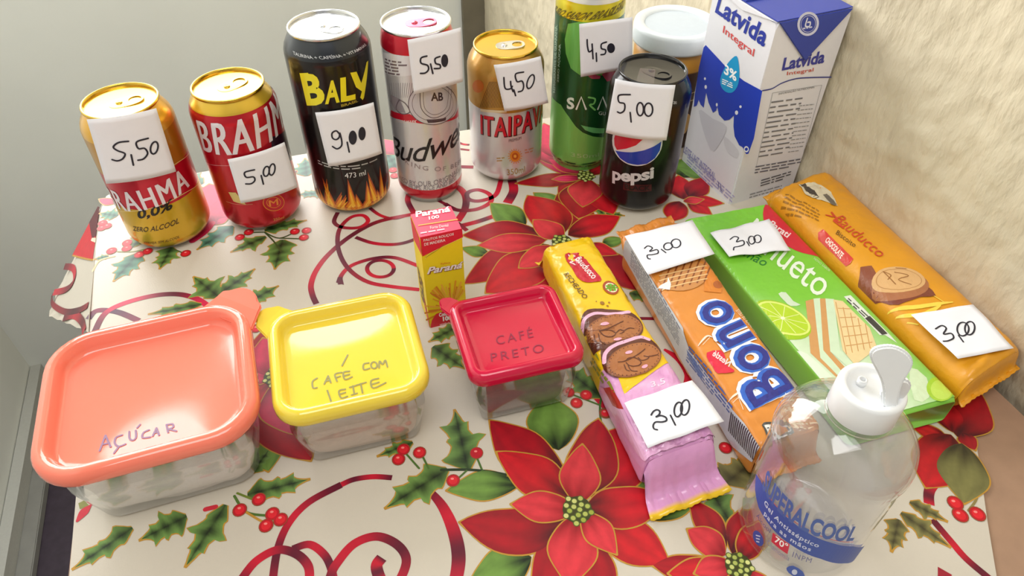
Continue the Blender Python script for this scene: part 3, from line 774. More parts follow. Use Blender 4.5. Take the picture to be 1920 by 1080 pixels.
# -- gold alcohol-free beer can
t, art = can('beer_can', 'gold and red zero alcohol beer can, leftmost can, with a 5,50 price paper', -.2898, .4760, R1, .122,
             [(0, hx('d2a826')), (.0455, hx('c5102e')), (.0735, hx('b98520')), (.103, hx('d6a22f'))], M_goldalu, M_goldalu, .5)
A = art(zoomf(100, 80, 2.572))
A.text('BRAHMA', (262, 790), (655, 690), (236, 692), hx('e9dfe6'), 3, bold=0, space=1.12, fat=.006)
A.stroke([(285, 800), (380, 812), (480, 795), (580, 755), (650, 715), (705, 660)], .0005, hx('f0d890'), 3)
A.stroke([(560, 600), (610, 570), (650, 535)], .0005, hx('f0d890'), 3)
A.text('0,0%', (407, 856), (574, 808), (405, 806), hx('1c1410'), 3, bold=.03)
A.text('ZERO ALCOOL', (385, 905), (605, 870), (384, 885), hx('4a3414'), 3, bold=.01)
A.text('CERVEJA SEM ALCOOL', (440, 970), (608, 945), (438, 958), hx('5a3c14'), 3)
A.build('printed_label', M_canprint, t)

# -- red beer can
t, art = can('beer_can', 'red beer can with gold shoulder and 5,00 price paper, second from the left', -.2176, .5012, R1, .122,
             [(0, hx('c01026')), (.1112, hx('e0b93a'))], M_goldalu, M_goldalu, .9)
A = art(zoomf(100, 80, 2.572))
A.text('BRAHMA', (728, 517), (1058, 470), (692, 372), hx('e6e0e6'), 3, bold=0, space=1.12, frac=.62, fat=.007)
A.poly([(1048, 455), (1120, 415), (1165, 560), (1060, 580)], hx('2b0a22'), 1)
A.stroke([(735, 572), (800, 592), (860, 592)], .0005, hx('e08a90'), 2); A.stroke([(835, 765), (900, 780), (960, 778)], .0005, hx('e08a70'), 2)
A.poly([(845, 720), (880, 722), (930, 780), (870, 765)], hx('d9c27a'), 2)
A.stroke(ell(1062, 770, 50, 40, 20), .0007, hx('e0802e'), 2, closed=True); A.stroke(ell(1062, 770, 33, 25, 16), .0005, hx('e0802e'), 2, closed=True)
A.text('M', (1042, 790), (1084, 782), (1038, 760), hx('e0802e'), 3, fat=.03)
A.text('350ml', (1062, 860), (1112, 846), (1060, 848), hx('d99a4a'), 3)
A.build('printed_label', M_canprint, t)

# -- tall black energy drink can
t, art = can('energy_drink_can', 'tall black energy drink can with yellow lettering and flames at its foot', -.1428, .5263, R1, .158,
             [(0, hx('191414')), (.1425, hx('2e3238'))], M_alu, M_alu, -.4)
A = art(zoomf(500, 0, 2.5714))
A.text('TAURINA + CAFEÍNA + VITAMINAS', (130, 262), (480, 218), (127, 240), hx('c9ccd0'), 3, bold=.01)
A.build('printed_label', M_canprint, t)
A = art(zoomf(500, 0, 2.5714))
Yl = hx('f0e32a')
A.text('B', (195, 508), (288, 500), (160, 355), Yl, 3, bold=.04); A.text('A', (282, 502), (352, 492), (280, 392), Yl, 3, bold=.035)
A.text('L', (358, 492), (428, 478), (354, 375), Yl, 3, bold=.04); A.poly([(402, 350), (432, 345), (455, 400), (480, 300), (488, 292), (486, 330), (468, 470), (462, 482), (450, 470), (458, 440), (430, 420)], Yl, 3)
A.poly([(158, 352), (200, 350), (205, 372), (180, 378)], Yl, 3)
A.text('BRASIL', (360, 515), (440, 490), (358, 503), hx('b8a23a'), 3, bold=.02)
A.text('473 ml', (378, 858), (478, 842), (375, 834), hx('e6e6e6'), 3)
A.lines((250, 790), (540, 780), (246, 765), 2, hx('bdbdbd'), 2, .4, 3, 9)
A.build('printed_label', M_canprint, t)
A = art(zoomf(500, 0, 2.5714)); R = random.Random(5)
for k in range(22):                                 # licking flames round the foot
    a0 = -.050+k*.0048+R.uniform(-.001, .001); h = R.choice((.012, .018, .024, .034))*R.uniform(.85, 1.15); lean = R.uniform(-.004, .005)
    for q, (c, wdt, hh) in enumerate(((hx('a8481a'), .0054, 1), (hx('e08a20'), .0040, .84), (hx('f6bf3a'), .0022, .6))):
        A.polyuv(catmull([(a0-wdt, .0045), (a0-wdt*.7, .006+h*hh*.35), (a0+lean-.0003, .006+h*hh), (a0+lean+.0003, .006+h*hh), (a0+wdt*.5, .006+h*hh*.4), (a0+wdt, .0045)], 4, True), c, 1+q*.5+k*.05)
A.build('printed_flames', M_canprint, t)

# -- slim red and white beer can
t, art = can('beer_can', 'slim red and white beer can with black script lettering and a pink ring pull', -.0747, .5386, R2, .156,
             [(0, hx('c61a30')), (.0165, hx('dcdadd')), (.1395, hx('c4142c'))], M_alu, M_pinktab, .2)
A = art(zoomf(500, 0, 2.5714))
A.poly([(596, 556), (640, 575), (720, 592), (800, 596), (870, 585), (935, 552), (938, 500), (905, 560), (800, 590), (740, 575), (690, 550), (600, 530)], hx('c4142c'), 1)
A.poly([(560, 250), (600, 258), (640, 266), (700, 270), (705, 330), (700, 362), (650, 368), (575, 352)], hx('e2e0e4'), 1)
for i in range(5): A.lines((572, 290+i*17-i*2), (700, 305+i*16-i*2), (571, 276+i*17-i*2), 1, hx('7a6a70'), 2, .55, i+4, 5)
A.text('TRADE MARK', (622, 585), (722, 592), (624, 572), hx('ecdada'), 3, bold=.01)
for i in range(16): A.stroke([(580+i*11, 400), (590+i*9, 470)], .0003, hx('8c8088'), 1.5)
A.ell(800, 500, 118, 102, hx('c9c3c8'), 2); A.stroke(ell(800, 500, 116, 100, 26), .0006, hx('5a4a50'), 3, closed=True); A.stroke(ell(800, 498, 98, 84, 24), .0004, hx('6a5a60'), 3, closed=True)
A.stroke([(740, 430), (745, 520), (790, 565), (835, 560), (880, 520), (890, 430)], .0006, hx('5a4a50'), 3); A.stroke([(755, 430), (760, 515), (795, 550), (835, 545), (868, 510), (876, 430)], .0004, hx('6a5a60'), 3)
A.text('AB', (792, 486), (850, 484), (790, 445), hx('3a2a32'), 4, bold=.03)
A.stroke([(640, 480), (670, 500), (690, 540), (650, 548), (625, 520), (640, 480)], .0008, hx('6a5a62'), 2); A.poly([(600, 455), (640, 475), (670, 545), (620, 530), (598, 490)], hx('9c9298'), 1.6)
A.poly([(770, 575), (865, 565), (862, 580), (778, 592)], hx('4a3a42'), 3.4)
A.text('Budweiser', (612, 738), (842, 752), (604, 640), hx('1a1418'), 3, bold=.004, shear=.35, space=.92, frac=.46)
A.text('KING OF BEERS', (668, 785), (960, 770), (668, 765), hx('9c8c90'), 3, space=1.3)
A.text('BREWED BY OUR ORIGINAL', (628, 838), (920, 832), (626, 815), hx('8a8088'), 3); A.text('FINEST HOPS, RICE AND BEST', (638, 872), (915, 866), (636, 850), hx('8a8088'), 3)
A.build('printed_label', M_canprint, t)

# -- gold and silver beer can
t, art = can('beer_can', 'gold and silver beer can with red lettering and a 4,50 price paper', -.0060, .5732, R1, .122,
             [(0, hx('d4d3d6')), (.0745, hx('b8893a'))], M_goldalu, M_alu, .15)
A = art(zoomf(840, 20, 3))
for i in range(15): A.stroke([(180+i*9, 545), (235+i*8, 400)], .0004, hx('5a3a12'), 2)
A.ell(170, 425, 32, 36, hx('b8621e'), 2)
A.poly([(182, 550), (250, 558), (330, 560), (330, 572), (250, 572), (184, 566)], hx('d9c7a4'), 2)
A.text('ITAIPAVA', (186, 692), (472, 663), (184, 582), hx('c4182c'), 3, bold=.012, space=1.12, frac=.70, fat=.0035)
A.text('ITAIPAVA', (189, 697), (475, 668), (187, 586), hx('3c0c12'), 2.0, bold=.012, space=1.12, frac=.70, fat=.009)
A.stroke([(335, 706), (375, 702), (415, 692)], .0003, hx('6a4a3a'), 2); A.text('PREMIUM', (342, 740), (412, 722), (341, 724), hx('6a4a4a'), 3)
A.ell(377, 818, 30, 32, hx('d98a2e'), 2); A.ell(377, 818, 18, 20, hx('b85a1e'), 2.5); A.ell(377, 818, 8, 9, hx('e8b04a'), 3)
for k in range(18):
    a_ = 2*PI*k/18; A.poly([(377+33*math.cos(a_-.1), 818+35*math.sin(a_-.1)), (377+33*math.cos(a_+.1), 818+35*math.sin(a_+.1)), (377+43*math.cos(a_), 818+45*math.sin(a_))], hx('d98a2e'), 2)
A.lines((275, 850), (320, 846), (273, 822), 2, hx('b08a4a'), 2, .4, 6, 2); A.lines((432, 805), (485, 790), (430, 775), 2, hx('c08a6a'), 2, .4, 7, 2)
A.text('350ml', (332, 925), (432, 905), (330, 892), hx('a8884a'), 3)
A.build('printed_label', M_canprint, t)

# -- slim green guarana can
gd, gl = hx('1c5a2c'), hx('7cc05a')
t, art = can('soda_can', 'slim green soda can with a yellow neck band behind the black cola can', (.0641), .5893, R2, .165,
             [(0, gd), (.1445, hx('d8c81e')), (.1580, hx('e8e6e2'))], M_alu, M_alu, .3)
A = art(zoomf(1000, 0, 2.7))
A.poly([(96, 488), (140, 530), (180, 590), (215, 640), (250, 670), (300, 690), (360, 694), (440, 688), (520, 660), (520, 860), (240, 870), (80, 820), (80, 600)], gl, 1)
A.poly([(176, 120), (230, 110), (330, 112), (430, 108), (520, 100), (520, 380), (400, 372), (300, 380), (240, 382), (190, 345), (165, 270), (160, 200)], hx('6cb454'), 1, 0)
A.poly([(240, 632), (300, 645), (365, 648), (430, 640), (420, 655), (365, 672), (300, 672), (262, 658)], hx('6cc070'), 2)
A.poly([(98, 120), (128, 122), (112, 470), (92, 470)], hx('2e5f44'), 1)
A.poly([(272, 380), (300, 372), (340, 385), (335, 398), (295, 398)], hx('b0405a'), 3); A.poly([(345, 375), (385, 355), (420, 360), (410, 400), (372, 412)], hx('b0405a'), 3)
for i, xx in enumerate((98, 118)):
    A.text('REFRIGERANTE DE GUARANÁ' if i == 0 else 'ZERO AÇÚCAR', (xx+14, 470 if i == 0 else 418), (xx+25, 128 if i == 0 else 222), (xx, 470 if i == 0 else 418), hx('9ab8a4'), 3, bold=.03)
A.text('PURO SABOR BRASILEIRO', (110, 52), (455, 40), (118, 28), hx('6a5f14'), 3, bold=.02)
sw = hx('e4eee0')
A.text('S', (170, 552), (208, 552), (170, 492), sw, 3, bold=.035)
A.stroke([(218, 552), (243, 490), (266, 552)], .0016, sw, 3, n=1)
A.stroke([(280, 492), (312, 500), (305, 525), (285, 530), (312, 556)], .0016, hx('7cc86a'), 3, n=3)
A.stroke([(326, 552), (350, 490), (374, 552)], .0016, sw, 3, n=1); A.stroke([(392, 552), (392, 492), (420, 552), (420, 492)], .0016, sw, 3, n=1); A.stroke([(432, 552), (452, 490), (470, 552)], .0016, sw, 3, n=1)
A.text('GUARANÁ', (330, 580), (450, 575), (330, 558), sw, 3)
A.text('350ml', (190, 790), (330, 790), (190, 770), hx('a8cc8a'), 3); A.lines((150, 826), (350, 828), (150, 808), 2, hx('8fc46a'), 2, .4, 8, 8)
A.build('printed_label', M_canprint, t)

# -- black cola can
t, art = can('cola_can', 'black cola can with a white, red and blue globe and a 5,00 price paper', .1109, .5283, R1, .122,
             [(0, hx('101013'))], M_blackalu, M_blackalu, -.7)
A = art(zoomf(1000, 0, 2.7))
cx, cy, rx, ry = 527, 712, 127, 128
A.ell(cx, cy, rx, ry, hx('d8d8dc'), 2, n=36); 
rd = [(cx-rx*.93*math.cos(a_), cy-ry*.93*math.sin(a_)) for a_ in [k*.15 for k in range(-2, 22)]]
A.poly([(410, 700), (412, 735), (424, 758), (470, 752), (520, 735), (560, 700), (640, 640), (600, 600), (500, 590), (430, 630)], hx('c9203a'), 3)
A.poly([(416, 762), (440, 766), (500, 770), (560, 760), (610, 740), (648, 715), (640, 760), (615, 800), (575, 828), (527, 834), (478, 825), (440, 800)], hx('1f3fae'), 3)
bl = hx('dcdce0')
A.text('pepsi', (400, 926), (608, 918), (402, 848), bl, 3, bold=.035, space=.95)
A.poly([(458, 922), (598, 932), (598, 966), (455, 958)], hx('4a1016'), 3); A.text('BLACK', (462, 954), (592, 962), (462, 928), hx('1a0a0c'), 4, bold=.03)
A.text('ZERO', (708, 526), (725, 526), (708, 512), bl, 3)
A.build('printed_label', M_canprint, t)

# ------------------------------------------------------------------ handwritten price papers
TAGG = 'handwritten price papers'
def tagpaper(name_label, corners, z, o, n, strokes, fills=(), width=.0013, bow=0.0, curl=(0, 0, 0, 0), tape=None, wavy=0):
    """corners TL TR BR BL in the zoom frame z, on the plane (o, n)"""
    o, n = Vector(o), Vector(n).normalized()
    pts = [onplane(z(*c), o, n) for c in corners]
    cen = sum(pts, Vector())/4
    t = thing('price_paper', name_label, 'price tag', tuple(pts[3]), TAGG)
    ex = (pts[1]-pts[0]).normalized(); ey = n.cross(ex).normalized()
    Wd = (pts[1]-pts[0]).length
    def bend(u, v):
        return -bow*((u-Wd/2)/(Wd/2))**2 + wavy*math.sin(u*230)*math.sin(v*170+1)
    N = 12; vs, fs = [], []
    for side in (0, 1):
        for j in range(N+1):
            for i in range(N+1):
                a, b = i/N, j/N
                p = pts[0].lerp(pts[1], a).lerp(pts[3].lerp(pts[2], a), b); d = p-pts[0]
                vs.append(p+n*(bend(d.dot(ex), d.dot(ey))-side*.00012))
    M1 = (N+1)**2
    for j in range(N):
        for i in range(N):
            k = j*(N+1)+i; fs.append((k, k+1, k+N+2, k+N+1)); fs.append((M1+k, M1+k+N+1, M1+k+N+2, M1+k+1))
    for i in range(N):
        fs.append((i, M1+i, M1+i+1, i+1)); k = N*(N+1)+i; fs.append((k, k+1, M1+k+1, M1+k))
        k = i*(N+1); fs.append((k, k+N+1, M1+k+N+1, M1+k)); k = k+N; fs.append((k, M1+k, M1+k+N+1, k+N+1))
    pp = mesh('paper', vs, fs, M_paper, t, True)
    A = plane_art(pts[0], ex, ey, n, z, bend=bend, base=.0002, step=.00005, cut=(.004, .006))
    for s_ in strokes: A.stroke(s_, width, (0, 0, 0, 1), 1, n=5)
    for f in fills: A.ell(*f[:4], (0, 0, 0, 1), 1, rot=f[4] if len(f) > 4 else 0)
    A.build('handwritten_price', M_ink, pp)
    if tape:
        zt_ = [onplane(z(*c), o+n*.0006, n) for c in tape]
        mesh('sticky_tape', zt_+[p-n*.0001 for p in zt_], [(0, 1, 2, 3), (7, 6, 5, 4), (0, 4, 5, 1), (1, 5, 6, 2), (2, 6, 7, 3), (3, 7, 4, 0)], M_tape, t)
    return t
def canplane(x, y, R, turn=0, lift=.0018, tilt=0):
    a = math.atan2(-y, -x)+turn; d = Vector((math.cos(a), math.sin(a), 0))
    return Vector((x, y, .06))+d*(R+lift), Vector((d.x, d.y, tilt))
def loop(cx, cy, rx, ry, rot=0, n=14): return ell(cx, cy, rx, ry, n, rot)+[ell(cx, cy, rx, ry, n, rot)[0]]
Z1 = zoomf(100, 80, 2.572); Z2 = zoomf(500, 0, 2.5714); Z3 = zoomf(840, 20, 3); Z4 = zoomf(1000, 0, 2.7)
o, n = canplane(-.2898, .4760, R1, -.02)
tagpaper('square white price paper reading 5,50 on the leftmost gold can', [(163, 380), (500, 325), (597, 632), (258, 692)], Z1, o, n,
         [[(362, 475), (315, 482), (290, 505), (310, 522), (345, 535), (335, 560), (310, 572), (285, 568)], [(375, 540), (386, 590)], [(458, 463), (402, 478), (410, 510), (440, 510), (455, 535), (435, 560), (408, 566)], loop(488, 510, 18, 29, .25)], bow=.003)
o, n = canplane(-.2176, .5012, R1, .12)
tagpaper('white price paper reading 5,00 on the red beer can', [(845, 572), (1120, 488), (1185, 705), (910, 785)], Z1, o, n,
         [[(970, 613), (925, 628), (932, 652), (965, 648), (972, 665), (955, 682), (930, 685)], [(1002, 640), (1013, 682)], loop(1027, 620, 14, 24, .2), loop(1055, 612, 14, 27, .2)], bow=.003)
o, n = canplane(-.1428, .5263, R1, .03)
tagpaper('white price paper reading 9,00 on the tall black can', [(235, 552), (518, 502), (560, 748), (300, 812)], Z2, o, n,
         [[(350, 645), (335, 632), (316, 645), (318, 668), (335, 675), (350, 662), (352, 640), (362, 680), (360, 705), (340, 720), (318, 710)], [(388, 685), (398, 733)]], [(415, 663, 20, 34), (460, 645, 18, 32)], bow=.003)
o, n = canplane(-.0747, .5386, R2, .22, .004)
tagpaper('white price paper reading 5,50 sticking out beside the slim red and white can', [(680, 195), (938, 135), (948, 395), (712, 458)], Z2, o, n,
         [[(772, 270), (745, 280), (745, 305), (775, 315), (780, 335), (765, 352), (742, 355)], [(790, 308), (801, 354)], [(835, 272), (812, 282), (815, 305), (835, 312), (835, 328), (808, 330)]], [(858, 292, 17, 31)], bow=.001)
o, n = canplane(-.0060, .5732, R1, .22, .003)
tagpaper('white price paper reading 4,50 on the gold and silver can', [(260, 312), (525, 262), (570, 528), (320, 570)], Z3, o, n,
         [[(315, 378), (322, 438), (350, 440), (362, 425)], [(352, 398), (355, 425), (366, 455)], [(370, 445), (380, 478)], [(425, 345), (380, 356), (388, 398), (415, 395), (425, 420), (418, 448), (395, 456)], loop(465, 400, 18, 40, .35)], bow=.002)
o, n = canplane(.0641, .5893, R2, .25, .003)
tagpaper('white price paper reading 4,50 on the slim green can, half behind the cola can', [(232, 122), (503, 86), (500, 345), (240, 390)], Z4, o, n,
         [[(272, 200), (274, 235), (282, 262), (300, 250)], [(297, 222), (302, 297)], [(318, 268), (320, 310)], [(370, 212), (345, 222), (345, 245), (365, 252), (362, 272), (342, 276)]], [(393, 243, 20, 25)], bow=.0)
o, n = canplane(.1109, .5283, R1, -.05, .002)
tagpaper('white price paper reading 5,00 taped to the black cola can', [(412, 408), (718, 440), (672, 720), (362, 685)], Z4, o, n,
         [[(490, 480), (432, 488), (432, 522), (460, 528), (460, 560), (440, 576), (424, 572)], [(490, 570), (495, 618)], loop(541, 552, 17, 33), loop(583, 555, 21, 33)], bow=.003, tape=[(540, 345), (618, 352), (610, 425), (520, 412)])

# ------------------------------------------------------------------ coffee jar behind the cola can
M_wplastic = mat('white_matt_plastic', hx('dfe5e8'), .4, noise_amt=.02)
M_lidin = mat('pale_grey_translucent_plastic', hx('c3cdd6'), .35, noise_amt=.02)
M_jar = mat('jar_label', None, .35, attr=True, noise_amt=.03)
jx, jy, jh = .1480, .6330, .1150
t = thing('snack_canister', 'round ochre and brown canister with a white plastic lid, behind the black cola can', 'canister', (jx, jy, 0))
oc, br_ = hx('b9822e'), hx('3a1c14')
pf = [(.030, 0), (.0345, .001), (.0352, .003), (.0352, .03), (.0352, .0799), (.0352, .08), (.0352, .0815), (.0352, .0816), (.0352, .103)]
lathe('canister_body', pf, M_jar, t, (jx, jy, 0), 72, [br_]*6+[oc]*3)
A = Art(lambda p: p, lambda u, v, l: Vector((jx+(.0352+l)*math.cos(-1.9+u/.0352), jy+(.0352+l)*math.sin(-1.9+u/.0352), v)), None, cut=(.003, None))
for i, (u0, c) in enumerate(((-.012, 'c98a4a'), (.004, '7a2a20'), (.020, 'd9b070'))): A.polyuv(catmull([(u0, .02), (u0+.012, .018), (u0+.014, .035), (u0+.003, .04)], 4, True), hx(c), 1)
for v0 in (.052, .060): A.polyuv([(-.03, v0), (.04, v0), (.04, v0+.0008), (-.03, v0+.0008)], hx('c9b08a'), 1)
A.build('printed_label', M_inkp, t)
lid = lathe('lid', [(.0352, .098), (.0378, .0985), (.0384, .1005), (.0384, .111), (.0378, .1142), (.0362, .1152), (.0345, .1150), (.0300, .1143), (.0290, .1135), (.0285, .1120)], M_wplastic, t, (jx, jy, 0), 80, cap=False)
lathe('lid_panel', [(.0288, .1122), (.0284, .1126), (.0275, .1127), (.001, .1127), (0, .1127)], M_lidin, t, (jx, jy, 0), 64)

# ------------------------------------------------------------------ milk carton
M_carton = mat('coated_carton_board', hx('e9e8ee'), .38, noise_amt=.01)
M_cblue = mat('carton_blue_board', hx('3445a4'), .38, noise_amt=.02)
mx0, my0, mang, mw, md, mh = .1935, .5120, math.radians(23.0), .0700, .0790, .1660
ew = Vector((math.cos(mang), math.sin(mang), 0)); ed = Vector((-math.sin(mang), math.cos(mang), 0)); MO = Vector((mx0, my0, 0)); UZ = Vector((0, 0, 1))
t = thing('milk_carton', 'tall white and blue milk carton standing by the plaster wall', 'milk carton', (mx0, my0, 0))
def mp(a, b, z): return MO+ew*(a*mw)+ed*(b*md)+UZ*z
bm = bmesh.new()
lv = []
for z, ins in ((0, .0), (mh-.006, .0), (mh, .0)):
    lv.append([bm.verts.new(mp(*q, z)) for q in ((0, 0), (1, 0), (1, 1), (0, 1))])
for i in range(2):
    for k in range(4): bm.faces.new((lv[i][k], lv[i][(k+1) % 4], lv[i+1][(k+1) % 4], lv[i+1][k]))
bm.faces.new(lv[2]); bm.faces.new(lv[0][::-1])
bmesh.ops.bevel(bm, geom=[e for e in bm.edges if abs(e.verts[0].co.z-e.verts[1].co.z) > .001 or e.verts[0].co.z > mh-.001], offset=.0016, segments=3, affect='EDGES')
me = bpy.data.meshes.new('carton'); bm.to_mesh(me); bm.free(); link('carton', me, M_carton, t)
# blue top with its folded seam, and the ear folded down over the side
def slab(name, pts, n, th, M, parent):
    bm = bmesh.new(); n = Vector(n).normalized(); a = [bm.verts.new(p) for p in pts]; b = [bm.verts.new(Vector(p)+n*th) for p in pts]
    bm.faces.new(a[::-1]); bm.faces.new(b)
    for i in range(len(a)): j = (i+1) % len(a); bm.faces.new((a[i], a[j], b[j], b[i]))
    bmesh.ops.recalc_face_normals(bm, faces=bm.faces[:]); bmesh.ops.bevel(bm, geom=bm.edges[:], offset=th*.3, segments=2, affect='EDGES')
    me = bpy.data.meshes.new(name); bm.to_mesh(me); bm.free(); return link(name, me, M, parent)
slab('carton_top', [mp(.0, .0, mh), mp(1.0, .0, mh), mp(1, 1, mh), mp(0, 1, mh)], (0, 0, 1), .0008, M_cblue, t)
slab('top_seam', [mp(0, .48, mh), mp(1, .48, mh), mp(1, .62, mh), mp(0, .62, mh)], (0, 0, 1), .0022, M_cblue, t)
FR = MO+ew*0; nR = -ed; nL = -ew     # the two visible faces: right-hand one (along ew) faces -ed, left one (along ed) faces -ew
ear = slab('folded_flap', [mp(.01, 0, mh), mp(.52, 0, mh-.036), mp(.99, 0, mh)], nR, .0016, M_cblue, t)
slab('folded_flap', [mp(0, .01, mh), mp(0, .5, mh-.006), mp(0, .99, mh)], nL, .0012, M_carton, t)
Z5 = zoomf(1240, 0, 2.7)
bl1, bl2 = hx('2b3a9e'), hx('1f3cb4')
A = plane_art(MO, -ed, UZ, nL, Z5, base=.00015)     # left face
A.poly([(226, 228), (215, 240), (192, 340), (170, 480), (165, 540), (180, 535), (190, 505), (200, 530), (215, 545), (222, 500), (228, 470), (240, 520), (262, 570), (278, 560), (284, 540), (292, 580), (320, 610), (345, 606), (368, 585), (366, 640), (372, 690), (395, 735), (412, 745), (430, 780), (442, 778), (470, 700), (512, 460), (420, 410), (330, 340)], bl2, 1)
for q in ((222, 398, 5, 7), (226, 440, 6, 10), (282, 530, 5, 9), (402, 540, 6, 7), (382, 570, 8, 11)): A.ell(*q, hx('e8e8f0'), 2)
A.stroke(ell(432, 755, 10, 12, 12), .0012, hx('e8e8f0'), 2.5, closed=True)
A.poly([(382, 283), (350, 305), (318, 350), (300, 400), (305, 440), (330, 466), (360, 468), (385, 440), (396, 390), (394, 330)], hx('1b9ad2'), 2, 3)
A.text('3%', (318, 372), (380, 415), (324, 322), WH, 3, bold=.03); A.lines((308, 425), (362, 448), (310, 395), 3, WH, 3, .5, 3, 2)
A.text('Latvida', (272, 62), (520, 240), (298, -28), bl1, 3, bold=.03, space=1.02)
A.text('Integral', (310, 175), (465, 298), (318, 128), hx('d84a4a'), 3, bold=.01)
A.text('LEITE UHT INTEGRAL', (112, 770), (268, 915), (120, 735), hx('8a86c0'), 3); A.text('1L', (288, 950), (312, 972), (290, 920), hx('6a66a0'), 3)
A.lines((128, 830), (362, 1050), (136, 770), 4, hx('a9a6d0'), 2, .4, 11, 9)
A.poly([(190, 560), (260, 600), (330, 640), (300, 720), (250, 760)], hx('d6d4dc'), .6, 3); A.poly([(320, 690), (390, 760), (380, 800), (330, 760)], hx('d9d7de'), .6, 3)
A.build('printed_front', M_inkp, t)
A = plane_art(MO, ew, UZ, nR, Z5, base=.00015)      # right face
A.text('Latvida', (608, 358), (820, 318), (622, 292), hx('3a3c9a'), 3, bold=.03); A.text('Integral', (634, 386), (768, 366), (636, 362), hx('cc5a4a'), 3, bold=.01)
A.stroke([(512, 458), (560, 448), (610, 420), (680, 398), (760, 392), (858, 390)], .0010, hx('2f3488'), 2)
A.text('INFORMAÇÃO NUTRICIONAL', (592, 482), (775, 446), (594, 468), hx('5a5a60'), 3)
A.stroke([(563, 470), (812, 430), (712, 800), (480, 842), (563, 470)], .0004, hx('9a9a9c'), 1, n=1)
A.lines((490, 800), (640, 775), (560, 500), 12, hx('77777c'), 2, .28, 12, 3); A.lines((640, 775), (712, 765), (700, 520), 12, hx('9a9a9c'), 2, .2, 13, 5)
A.lines((470, 880), (700, 840), (478, 835), 3, hx('6a6a78'), 2, .4, 14, 7); A.lines((500, 945), (650, 900), (506, 905), 3, hx('55555f'), 2, .4, 15, 5); A.lines((440, 1020), (600, 975), (450, 975), 3, hx('8a8a90'), 2, .35, 16, 8)
A.build('printed_side', M_inkp, t)
A = plane_art(MO+nR*.0016, ew, UZ, nR, Z5, base=.0002)
A.ell(742, 120, 54, 62, hx('d8daf0'), 1, .3, 26); A.ell(742, 120, 42, 49, hx('3445a4'), 2, .3, 24); A.stroke(ell(742, 120, 36, 42, 20, .3), .0004, hx('d8daf0'), 3, closed=True)
A.stroke([(738, 92), (728, 130), (748, 132), (752, 112), (740, 112)], .0012, hx('e6e8f6'), 3); A.lines((716, 150), (770, 140), (714, 138), 1, hx('d8daf0'), 3, .6, 4, 3)
A.build('printed_seal', M_inkp, ear)

# ------------------------------------------------------------------ toothpick box
tx, ty, ta, tw, td, th = -.0605, .3611, math.radians(19.5), .0286, .0250, .0862
tw, th, td = .0286, .0862, .0265
ew2 = Vector((math.cos(ta), math.sin(ta), 0)); ed2 = Vector((-math.sin(ta), math.cos(ta), 0)); TO = Vector((tx, ty, 0))
t = thing('toothpick_box', 'small upright red and yellow box of toothpicks behind the magenta lidded tub', 'box', (tx, ty, 0))
def tp(a, b, z): return TO+ew2*(a*tw)+ed2*(b*td)+UZ*z
M_yb = mat('yellow_card', hx('efd417'), .45, noise_amt=.02); M_pb = mat('pink_card', hx('df3a5e'), .4, noise_amt=.02); M_sb = mat('grey_white_card', hx('c9b98f'), .5, noise_amt=.08, noise_scale=200)
bm = bmesh.new(); bmesh.ops.create_cube(bm, size=1)
for v in bm.verts: v.co = tp(v.co.x+.5, v.co.y+.5, (v.co.z+.5)*(th-.0008))
bmesh.ops.bevel(bm, geom=bm.edges[:], offset=.0005, segments=2, affect='EDGES'); me = bpy.data.meshes.new('carton'); bm.to_mesh(me); bm.free(); link('carton', me, M_yb, t)
slab('top_flap', [tp(0, 0, th-.0008), tp(1, 0, th-.0008), tp(1, 1, th-.0008), tp(0, 1, th-.0008)], UZ, .0008, M_pb, t)
Z6 = zoomf(740, 360, 2.455)
A = plane_art(TO, ew2, UZ, -ed2, Z6, base=.00015)
rd_ = hx('d81e34')
A.poly([(116, 208), (310, 168), (314, 208), (230, 245), (160, 280), (128, 296)], rd_, 1)
A.stroke([(140, 305), (160, 283), (230, 247), (314, 208)], .0004, hx('f4e46a'), 1.6)
A.text('PALITOS ROLIÇOS', (133, 230), (272, 200), (132, 216), hx('f6dada'), 3, bold=.02); A.text('DE MADEIRA', (136, 247), (233, 226), (135, 234), hx('f6dada'), 3, bold=.02)
A.stroke([(142, 300), (190, 270), (232, 238)], .0003, hx('8a7a1a'), 2)
A.text('Paraná', (148, 378), (312, 348), (152, 346), hx('f2e6e6'), 4, bold=.03, shear=.2); A.text('Paraná', (150, 380), (314, 350), (153, 347), hx('7a1424'), 3.2, bold=.06, shear=.2)
A.text('Palitos', (212, 334), (256, 327), (212, 326), hx('d8602a'), 3)
R = random.Random(3)
for k in range(70):
    a_ = math.radians(R.uniform(50, 250)); d1 = R.uniform(50, 135); cx, cy = 262, 530
    A.poly([(cx+14*math.cos(a_), cy-14*math.sin(a_)), (cx+d1*math.cos(a_-.03), cy-d1*math.sin(a_-.03)*.95), (cx+d1*math.cos(a_+.03), cy-d1*math.sin(a_+.03)*.95)], hx(R.choice(['e89a1e', 'd9801e', 'f0b43a'])), 1+k*.02)
A.poly([(164, 628), (170, 590), (190, 560), (230, 545), (330, 540), (334, 600)], rd_, 3)
A.text('Contém', (204, 574), (262, 562), (203, 556), WH, 4, bold=.03); A.text('100', (222, 594), (262, 586), (220, 573), WH, 4, bold=.05); A.text('unidades', (208, 612), (262, 602), (207, 604), WH, 4)
A.build('printed_front', M_inkp, t)
A = plane_art(TO, ed2, UZ, -ew2, Z6, base=.00015)
A.poly([(72, 110), (112, 208), (128, 296), (88, 215)], rd_, 1); A.lines((124, 480), (148, 560), (104, 330), 7, hx('6a4a3a'), 2, .5, 9, 2); A.poly([(136, 480), (160, 600), (162, 628), (138, 520)], rd_, 1)
A.build('printed_side', M_inkp, t, split=True)
A = flat_art(th, Z6, base=.0002)
